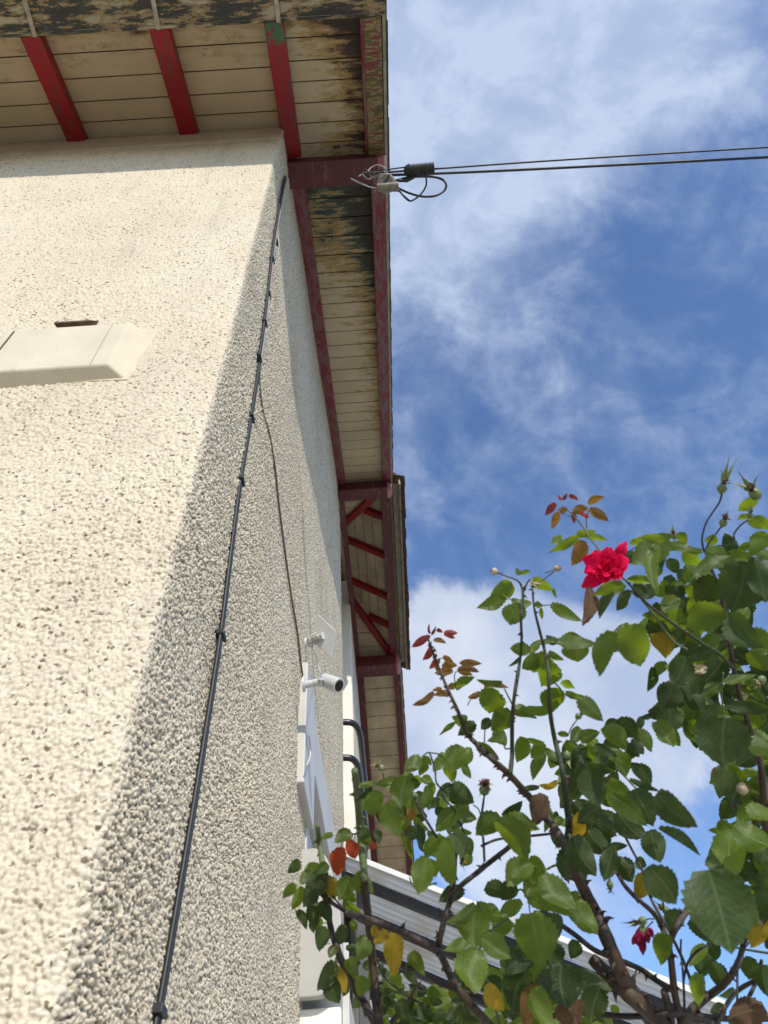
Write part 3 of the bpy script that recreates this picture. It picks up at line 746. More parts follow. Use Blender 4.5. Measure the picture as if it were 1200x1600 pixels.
# ------------------------------------------------------------------ rose bushes
def leafmat(name, top, back, trans, tamt=.35, rough=.42, spots=None):
    m = Mat(name)
    uv = m.N.new('ShaderNodeUVMap'); sp_ = m.N.new('ShaderNodeSeparateXYZ'); m.L.new(uv.outputs[0], sp_.inputs[0])
    u, v = sp_.outputs[0], sp_.outputs[1]                 # u across (0.5 = midrib), v along
    au = m.math('ABSOLUTE', m.math('SUBTRACT', u, .5))
    mid = m.step(au, .012, .035, 1, 0)
    ph = m.math('SUBTRACT', m.math('MULTIPLY', v, 9.0), m.math('MULTIPLY', au, 7.0))
    fr = m.math('FRACT', ph); side = m.step(m.math('ABSOLUTE', m.math('SUBTRACT', fr, .5)), .02, .13, 1, 0)
    vein = m.math('MAXIMUM', mid, m.math('MULTIPLY', side, .38))
    tint = m.attr('tint')
    nz = m.noise(70, 5, .65)
    t1 = m.mix(tint, tuple(c * .72 for c in top), tuple(c * 1.35 for c in top))
    b1 = m.mix(tint, tuple(c * .78 for c in back), tuple(c * 1.25 for c in back))
    gm = m.N.new('ShaderNodeNewGeometry')
    c = m.mix(gm.outputs['Backfacing'], t1, b1)
    c = m.mix(m.step(nz, .3, .7), c, m.mix(.75, c, tuple(x * .6 for x in top)))
    c = m.mix(m.math('MULTIPLY', vein, .5), c, tuple(min(1, x * 1.8 + .03) for x in back))
    if spots is not None: c = m.mix(m.step(m.noise(110, 6, .7, dist=.5), .56, .66), c, spots)
    else: c = m.mix(m.step(m.noise(190, 3, .6), .66, .72), c, (.20, .16, .06)); c = m.mix(m.step(m.noise(28, 5, .65), .62, .78, 0, .6), c, (.17, .16, .04))
    m.set('Base Color', c).set('Roughness', rough); m.b.inputs['Specular IOR Level'].default_value = .33
    tr = m.N.new('ShaderNodeBsdfTranslucent')
    tc = m.mix(tint, tuple(x * .75 for x in trans), tuple(x * 1.25 for x in trans))
    tc = m.mix(m.math('MULTIPLY', vein, .5), tc, tuple(x * .5 for x in trans)); m.L.new(tc, tr.inputs[0])
    ms = m.N.new('ShaderNodeMixShader'); ms.inputs[0].default_value = tamt
    m.L.new(m.b.outputs[0], ms.inputs[1]); m.L.new(tr.outputs[0], ms.inputs[2]); m.L.new(ms.outputs[0], m.o.inputs[0])
    h = m.math('ADD', m.math('MULTIPLY', vein, -.35), m.math('MULTIPLY', m.noise(120, 4, .6), .6))
    m.bump(h, .0012, .9); return m.m
LM = [leafmat('rose_leaf_green', (.056, .094, .015), (.090, .132, .032), (.33, .43, .012), .45),
      leafmat('rose_leaf_bronze', (.20, .10, .03), (.19, .11, .04), (.50, .24, .03), .45, .4),
      leafmat('rose_leaf_new_red', (.20, .030, .028), (.20, .045, .035), (.50, .06, .03), .42, .38),
      leafmat('rose_leaf_yellow', (.40, .28, .02), (.42, .29, .03), (.62, .38, .02), .42, .5, (.22, .10, .02)),
      leafmat('rose_leaf_dead', (.13, .075, .045), (.15, .09, .05), (.26, .12, .05), .30, .8, (.06, .035, .025)),
      leafmat('rose_leaf_scarlet', (.42, .055, .02), (.40, .06, .025), (.65, .10, .02), .45, .5)]
MIX = dict(g=0, l=0, d=0, D=0, k=0, K=0, b=1, r=2, y=3, o=4, R=5)
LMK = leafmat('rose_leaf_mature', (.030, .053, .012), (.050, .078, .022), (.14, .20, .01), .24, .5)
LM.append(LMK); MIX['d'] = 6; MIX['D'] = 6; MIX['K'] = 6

def leaf_geo(base, tip, nrm, width, cls, store, fold=.22, droop=.10, curl=0.0):
    a = tip - base; Ln = a.length
    if Ln < 1e-5: return
    a = a.normalized(); n = (nrm - a * nrm.dot(a)).normalized(); s_ = a.cross(n)
    hw = width / 2; shp = random.uniform(.78, .92); NS = 18 if Ln > .025 else 12; V = store['v']; F = store['f']; UV = store['uv']; MI = store['m']; TI = store['t']
    n0 = len(V); tint = random.random(); sharp = random.uniform(.8, 1.25)
    wave = random.uniform(0, 6.28); wa = random.uniform(.03, .10)
    mi = MIX[cls]; bend = random.uniform(-.10, .14) * Ln; tw = random.uniform(-.55, .55)
    small = Ln < .02
    for i in range(NS + 1):
        t = i / NS
        wv = (math.sin(PI * t ** shp) ** .62) * (1 - .22 * t ** 3 * sharp) if 0 < t < 1 else 0
        if t == 1: wv = 0.0
        ser = 1 + (.055 if i % 2 else -.045) * (0 < t < 1)
        w = hw * wv * ser * 1.04 + .0003
        c = base + a * (Ln * t) + s_ * (bend * math.sin(PI * t)) - n * (droop * Ln * (t * t - t) * -1.0) * (1 if curl == 0 else curl)
        for j in range(-3, 4):
            q = j / 3; aq = abs(q)
            z = fold * w * aq + curl * w * .5 * aq * aq + wa * Ln * math.sin(wave + t * 9 + q * 2) * aq * .5
            ang = tw * t
            off = s_ * (q * w * math.cos(ang * q)) + n * (z + q * w * math.sin(ang))
            back = -a * (.045 * Ln * aq * (1 if i % 2 else .0)) if 0 < i < NS else Vector()
            V.append(c + off + back); UV.append((.5 + q * .5 * max(wv, .05), t)); TI.append(tint)
    for i in range(NS):
        for j in range(6):
            p = n0 + i * 7 + j; F.append((p, p + 1, p + 8, p + 7)); MI.append(mi)
def new_store(): return dict(v=[], f=[], uv=[], m=[], t=[])
def store_obj(name, st, parent, mats=LM):
    me = bpy.data.meshes.new(name); me.from_pydata([tuple(v) for v in st['v']], [], st['f'])
    for k in mats: me.materials.append(k)
    for p, mi in zip(me.polygons, st['m']): p.material_index = mi; p.use_smooth = True
    uv = me.uv_layers.new(name='UVMap')
    li = np.empty(len(me.loops), np.int32); me.loops.foreach_get('vertex_index', li)
    uv.data.foreach_set('uv', np.array(st['uv'], np.float32)[li].ravel())
    a = me.attributes.new('tint', 'FLOAT', 'POINT'); a.data.foreach_set('value', np.array(st['t'], np.float32))
    me.update(); o = bpy.data.objects.new(name, me); COL.objects.link(o); o.parent = parent; return o
def place_leaf(bx, by, tx, ty, wpx, cls, store, dep=None):
    mx, my = (bx + tx) / 2, (by + ty) / 2; gr = 1.05
    tx = mx + (tx - mx) * gr; ty = my + (ty - my) * gr; bx = mx + (bx - mx) * 1.05; by = my + (by - my) * 1.05; wpx *= 1.05
    lpx = math.hypot(tx - bx, ty - by)
    size = max(lpx, wpx * 1.05)
    D = dep if dep else min(1.45, max(.62, 1.16 * (42 / max(size, 12)) ** .30 + random.uniform(-.07, .07)))
    if dep is None and size < 20: D = 1.25 + random.uniform(-.05, .05)
    B = at(bx, by, D); r = ray(tx, ty).normalized()
    v = -ray((bx + tx) / 2, (by + ty) / 2).normalized()
    rnd = Vector((random.uniform(-1, 1), random.uniform(-1, 1), random.uniform(-1, 1)))
    if cls == 'K': n = (v + SUN * .12 + rnd * .12)
    elif cls == 'k': n = (v + SUN * .75 + rnd * .25)
    elif cls in 'lyR': n = (v - SUN * .55 + rnd * .25)
    elif cls in 'dD': n = (v * 1.2 - SUN * .12 + rnd * .22)
    elif cls in 'br': n = (v - SUN * .2 + rnd * .4)
    else: n = (v + SUN * random.choice([.35, -.35, .1]) + rnd * .35)
    n.normalize()
    if n.dot(v) < .45: n = (n + v * .6).normalized()
    rt = ray(tx, ty); s = B.dot(n) / rt.dot(n); T_ = rt * s
    if abs(T_.dot(CF) - D) > .10: T_ = at(tx, ty, D + (.05 if T_.dot(CF) > D else -.05))
    a = (T_ - B).normalized(); n2 = (n - a * n.dot(a)).normalized(); sd = a.cross(n2)
    vis = (sd - v * sd.dot(v)).length
    wd = wpx * D / FPX / max(vis, .5)
    wd = min(wd, (T_ - B).length * 1.35 + .004) if wpx < lpx * 1.4 else wd
    # most leaves turn the upper side up
    top = n2 if (cls in 'kK' or (n2.z > 0 and cls not in 'dD')) else -n2
    if cls in 'dg' and random.random() < .35: top = -top
    leaf_geo(B, T_, top, wd, cls, store, fold=random.choice([random.uniform(.05, .25), random.uniform(.25, .55), -.15]), droop=random.uniform(.02, .26))
    return B, T_
CANEM = {}
def canemat(name, a, b):
    m = Mat(name); n = m.noise(18, 6, .65, vec=m.map((1, 1, .4))); f = m.noise(160, 4, .7)
    c = m.mix(m.step(n, .38, .62), a, b); c = m.mix(m.step(f, .6, .72), c, tuple(x * .5 for x in a))
    m.set('Base Color', c).set('Roughness', .6).bump(m.noise(90, 5, .7), .0016); return m.m
CG = canemat('green_cane', (.085, .125, .04), (.13, .15, .06)); CB = canemat('brown_cane', (.026, .017, .012), (.050, .034, .024))
CRD = canemat('reddish_cane', (.040, .020, .013), (.070, .046, .022)); CGR = canemat('dry_grey_cane', (.085, .065, .048), (.055, .040, .028)); CDG = canemat('dark_green_stem', (.032, .048, .018), (.05, .045, .02))
THORN = simple('thorn', (.09, .045, .025), .5, .2, 40, 100, .0003)
def cane(pts, mat, parent, D=1.12, thorns=0, name='cane', depvar=.03, tl=1.0):
    """pts: (px, py, width px[, depth])"""
    P = []; R = []
    for i, p in enumerate(pts):
        d = p[3] if len(p) > 3 else D + depvar * math.sin(i * 1.7 + pts[0][0])
        P.append(at(p[0], p[1], d)); R.append(p[2] * d / FPX / 2)
    n = 5; sp = smooth_path(P, n); rr = []
    for i in range(len(P) - 1):
        for k in range(n): rr.append((R[i] + (R[i + 1] - R[i]) * k / n) * random.uniform(.95, 1.06))
    rr.append(R[-1]); mb = MB(); mb.tube(sp, rr, 9, bumps=.03)
    if thorns:
        tb = mb; tot = len(sp) - 1
        for k in range(thorns):
            i = random.randrange(0, tot); t = random.random(); c = sp[i].lerp(sp[i + 1], t); tn = (sp[i + 1] - sp[i]).normalized()
            q = tn.orthogonal().normalized(); q.rotate(Matrix.Rotation(random.uniform(0, 2 * PI), 3, tn)); r = rr[i]
            L_ = (.004 + r * .75) * random.uniform(.7, 1.2) * tl
            tb.tube([c + q * r * .8 - tn * .0008, c + q * (r + L_ * .45) , c + q * (r + L_) - tn * L_ * .35 * (1 if tn.z > 0 else -1)], [L_ * .42, L_ * .2, L_ * .02], 6)
    return mb.build(name, mat, parent, smooth=True)

RB = root('rose_bush', Vector((.55, 1.0, -1.6)), 'tall thorny rose bush with one open pink rose, filling the lower right', 'rose bush')
RL = root('rose_bush', Vector((.02, .95, -1.6)), 'smaller rose bush of spotted leaves and two cut green canes against the white awning casing', 'rose bush')

canes = [
 ([(1050,1660,26),(1010,1580,24),(975,1530,23),(950,1470,22),(925,1415,20),(900,1365,17),(884,1325,15),(862,1288,13),(838,1258,11),(800,1215,10),(770,1187,9),(745,1163,8),(728,1143,6.5),(715,1110,6),(700,1078,5),(686,1045,4.5),(675,1015,3.5),(668,995,2)], CRD, 90),
 ([(886,1325,15),(890,1290,13),(886,1260,11),(879,1205,9),(870,1168,8),(862,1130,7),(858,1090,6.5),(857,1050,5.5),(850,1012,5),(843,985,4.5),(836,956,4),(833,935,3.5),(832,918,3)], CDG, 16),
 ([(797,1208,8),(800,1180,7),(800,1140,6.5),(802,1100,6),(808,1060,6),(812,1035,5),(815,1000,4.5),(814,965,4.5),(817,930,4.5),(814,914,3.5),(806,906,2.5),(790,900,2.2),(777,895,2)], CDG, 12),
 ([(818,925,3),(822,914,3),(828,905,2.2)], CDG, 0),
 ([(800,1640,15),(745,1580,14),(715,1545,13),(700,1516,12),(686,1480,11),(690,1455,10),(697,1428,9),(706,1396,9),(710,1370,7),(712,1340,6),(716,1310,5)], CRD, 14),
 ([(706,1398,8),(722,1382,8),(745,1364,8),(762,1350,8),(780,1336,8),(800,1320,8),(826,1298,7)], CB, 10),
 ([(752,1322,4),(780,1311,4),(830,1306,4),(868,1302,4)], CB, 0),
 ([(540,1426,8),(580,1438,11),(622,1453,12),(655,1470,12),(688,1488,12)], CB, 6),
 ([(640,1512,8),(665,1524,8),(700,1542,7),(760,1560,7)], CB, 0),
 ([(686,1420,4),(690,1440,4)], CRD, 0),
 ([(820,1396,4),(838,1413,6),(870,1440,7.5),(900,1462,8),(928,1484,8.5),(960,1498,9),(1000,1514,9),(1026,1532,9),(1048,1546,10)], CB, 12),
 ([(1075,1660,13),(1064,1596,12),(1054,1550,11),(1047,1490,10.5),(1036,1452,9),(1022,1428,8),(1000,1408,7),(978,1386,7),(958,1355,5),(937,1324,4)], CRD, 12),
 ([(1046,1474,9),(1056,1450,10),(1070,1428,10),(1078,1412,9)], CGR, 3),
 ([(1096,1590,5),(1089,1568,5),(1080,1535,5),(1068,1502,5),(1054,1472,5),(1040,1444,4.5),(1024,1418,4.5),(1014,1396,4.5),(1011,1380,4),(1000,1352,4),(986,1325,4),(972,1300,4),(952,1281,4)], CDG, 6),
 ([(1070,1600,4),(1069,1560,4),(1067,1520,3.5),(1064,1490,3),(1064,1468,3)], CB, 0),
 ([(1068,1535,3),(1072,1512,4),(1080,1496,4),(1094,1483,4),(1114,1474,3)], CB, 0),
 ([(1040,1660,26),(1070,1595,14),(1092,1568,14),(1112,1553,12),(1132,1537,11),(1148,1515,10),(1158,1490,9),(1164,1462,8),(1170,1430,8)], CRD, 8),
 ([(1115,1610,8),(1132,1576,7),(1142,1560,7),(1154,1547,7),(1172,1536,7),(1205,1520,8),(1240,1505,8)], CGR, 3),
 ([(1158,1590,7),(1166,1566,6),(1176,1546,6),(1184,1526,6),(1190,1500,5)], CB, 0),
 ([(1152,1512,4),(1152,1560,3.5),(1150,1570,3)], CB, 0),
 ([(1128,1508,2),(1138,1522,3),(1152,1535,3)], CB, 0),
 ([(1050,1620,14),(1046,1585,13),(1038,1550,12)], CGR, 0),
 ([(925,1498,18),(955,1528,24),(990,1560,26),(1030,1595,26),(1060,1650,26)], CRD, 18),
 ([(900,1580,9),(980,1588,9),(1060,1584,9),(1140,1592,9),(1240,1590,9)], CB, 0),
 ([(1200,1340,14,1.25),(1193,1240,11,1.2),(1186,1180,9,1.2),(1176,1150,8.5,1.2),(1164,1114,8,1.2),(1154,1080,7.5,1.2),(1146,1042,7,1.2),(1139,1000,6.5,1.2),(1132,955,6,1.2),(1120,910,5,1.2),(1108,880,4.5,1.2),(1101,858,4,1.2)], CRD, 14),
 ([(1205,1480,18,1.3),(1196,1400,16,1.3),(1190,1350,14,1.28),(1178,1315,12,1.27),(1160,1285,11,1.26),(1146,1252,11,1.25),(1140,1224,11,1.22),(1128,1195,10,1.22)], CGR, 5),
 ([(1146,1045,6,1.2),(1124,1022,5,1.18),(1100,1007,5,1.18),(1064,983,5,1.17),(1040,966,4.5,1.16),(1010,942,4.5,1.16),(990,920,4,1.15),(975,905,3,1.15),(962,898,3,1.15)], CDG, 3),
 ([(1074,1015,3.5,1.2),(1050,1000,4,1.2),(1020,958,4,1.2),(1002,936,3,1.2)], CG, 0),
 ([(1100,862,3.5,1.2),(1097,842,3,1.2),(1103,818,3,1.2),(1114,800,2.8,1.2),(1124,785,2.8,1.2),(1128,772,3.4,1.2)], CDG, 0),
 ([(1102,862,3.5,1.2),(1108,848,2.6,1.2),(1118,835,2.6,1.2),(1127,823,2.6,1.2)], CDG, 0),
 ([(1104,860,2.5,1.2),(1122,853,2.5,1.2),(1140,851,2.5,1.2),(1147,842,2.5,1.2),(1147,834,2.5,1.2),(1158,820,2.5,1.2),(1170,812,2.5,1.2)], CDG, 0),
 ([(878,790,1.5,1.2),(886,796,2,1.2),(898,808,2.4,1.2),(910,822,2.6,1.2),(920,838,2.6,1.19),(934,856,3,1.17),(952,880,3,1.15)], CG, 0),
 ([(917,826,1.5,1.2),(916,812,1.5,1.2),(920,796,1.5,1.2)], CDG, 0), ([(895,808,1.3,1.2),(882,804,1.2,1.2),(871,800,1.2,1.2)], CDG, 0),
 ([(1044,858,2,1.2),(1064,860,2.4,1.2),(1096,858,2.6,1.2)], CDG, 0), ([(978,864,1.6,1.2),(992,856,1.8,1.2),(1006,846,1.8,1.2),(1018,842,1.5,1.2)], CDG, 0),
 ([(852,895,1.5),(862,892,1.8),(868,888,2)], CDG, 0), ([(835,918,2),(850,905,1.6),(866,893,1.8)], CDG, 0),
 ([(858,1060,2.4),(872,1072,2.4),(884,1086,2.2),(905,1094,2)], CDG, 0), ([(848,1000,2),(862,1004,2),(876,1006,2)], CG, 0), ([(834,944,1.8),(846,946,1.6),(860,945,1.6)], CDG, 0),
 ([(814,948,1.8),(806,940,1.6),(795,936,1.4)], CDG, 0), ([(803,1106,2.4),(798,1096,2.4),(788,1076,2)], CB, 0), ([(731,1102,1.6),(736,1092,1.6),(748,1083,1.4)], CDG, 0),
 ([(715,1106,1.6),(704,1086,1.6),(692,1082,1.4)], CDG, 0), ([(712,1075,1.8),(710,1056,1.6),(714,1048,1.4)], CDG, 0), ([(682,1018,1.6),(674,1008,1.6),(667,999,1.3)], CDG, 0), ([(692,1028,1.6),(688,1029,1.4),(682,1031,1.2)], CDG, 0),
 ([(765,1128,2),(758,1140,2),(757,1160,2)], CDG, 0), ([(800,1168,2),(790,1170,2.5),(787,1160,2)], CDG, 0),
 ([(682,1380,3),(648,1386,3),(640,1370,2)], CG, 0),
 ([(720,1350,4),(730,1320,4),(725,1300,3),(716,1280,3),(708,1262,3),(695,1250,3),(690,1235,3),(708,1225,3)], CB, 0),
 ([(682,1308,4.5),(665,1280,4),(652,1258,4),(648,1244,3.5)], CB, 0),
 ([(757,1345,4),(755,1310,4),(752,1280,4),(755,1256,3.5),(757,1240,3)], CDG, 0),
 ([(752,1280,2),(748,1265,2),(740,1258,2)], CDG, 0),
 ([(700,1240,3),(683,1225,3),(680,1205,3),(676,1190,3),(670,1176,2.4),(660,1182,2)], CDG, 0),
 ([(672,1176,2),(684,1178,2),(695,1184,2)], CDG, 0),
 ([(600,1218,2.6),(598,1206,2.6)], CG, 0),
 ([(855,1358,4),(868,1352,3.5),(884,1352,3),(893,1350,4)], CG, 0),
 ([(826,1407,3.5),(815,1390,3),(806,1395,2.4)], CG, 0), ([(826,1407,2.4),(828,1425,2),(831,1434,2)], CG, 0),
 ([(742,1424,2.4),(744,1415,2.4),(756,1424,2.4)], CDG, 0), ([(748,1484,4),(760,1465,4),(775,1448,4),(795,1435,3)], CG, 0),
 ([(962,1200,2.5),(975,1212,3),(990,1228,3),(1004,1240,3),(1025,1246,2.5)], CG, 0), ([(945,1190,4),(950,1182,4)], CB, 0),
 ([(905,1190,2.5),(908,1178,3),(898,1160,2.5),(884,1158,2)], CDG, 0), ([(914,1205,2.5),(912,1196,3),(905,1180,3)], CDG, 0), ([(888,1148,2),(894,1135,2),(902,1124,2)], CG, 0),
 ([(952,1378,3),(953,1365,2.4),(950,1350,2)], CG, 0), ([(1020,1440,2),(1010,1450,2),(1003,1456,2)], CDG, 0), ([(1024,1436,2),(1012,1436,2),(1005,1440,2)], CG, 0), ([(1031,1430,2),(1038,1438,2)], CG, 0),
 ([(780,1600,4),(765,1540,4),(742,1500,4)], CG, 0), ([(700,1590,7),(708,1575,7),(730,1555,6)], CG, 0), ([(860,1600,3),(846,1560,3),(838,1535,3)], CRD, 0),
 ([(950,1600,3),(930,1575,4),(915,1545,4),(905,1525,3)], CG, 0),
 ([(1145,1480,3),(1180,1486,4),(1220,1492,4)], CG, 0), ([(1152,1495,2),(1165,1480,2),(1172,1470,2)], CB, 0),
 ([(1096,1172,7,1.3),(1092,1100,8,1.3),(1088,1050,8,1.3)], CG, 0), ([(1130,1120,3,1.2),(1128,1080,3,1.2),(1130,1050,3,1.2)], CG, 0),
]
for pts, mt, th in canes: cane(pts, mt, RB, thorns=th)
canesL = [
 ([(600,1680,15),(592,1600,15),(586,1540,14),(580,1480,13),(574,1420,12),(569,1372,12)], CRD, 16),
 ([(570,1378,12),(566,1330,12.5),(562,1285,12),(558,1240,11.5),(554,1203,11)], CG, 14),
 ([(600,1620,13),(580,1587,13),(566,1562,12),(552,1540,12),(538,1512,11),(526,1480,11),(517,1450,10),(510,1410,9),(506,1370,9)], CB, 10),
 ([(507,1372,9),(503,1345,9),(499,1315,8.5),(496,1290,7)], CG, 8),
 ([(500,1396,5),(515,1408,6),(530,1418,6),(545,1427,6),(560,1436,6),(574,1444,5)], CB, 4),
 ([(520,1400,3),(532,1415,3),(540,1424,3)], CB, 0), ([(498,1445,1.2),(502,1425,1.2),(504,1410,1.2)], CB, 0),
 ([(548,1303,3),(556,1303,3),(562,1300,3)], CB, 0), ([(532,1326,1.6),(534,1316,1.6),(536,1306,1.6)], CB, 0),
 ([(610,1600,9),(640,1560,6),(650,1535,5),(638,1500,4),(640,1492,3)], CRD, 3), ([(660,1545,6),(640,1525,6),(615,1508,4),(600,1490,3)], CB, 3),
 ([(618,1462,2.5),(610,1455,2.5),(600,1448,2)], CG, 0), ([(590,1500,3),(600,1525,3),(625,1548,3),(660,1570,3)], CB, 0),
]
for pts, mt, th in canesL: cane(pts, mt, RL, D=1.24, thorns=th)

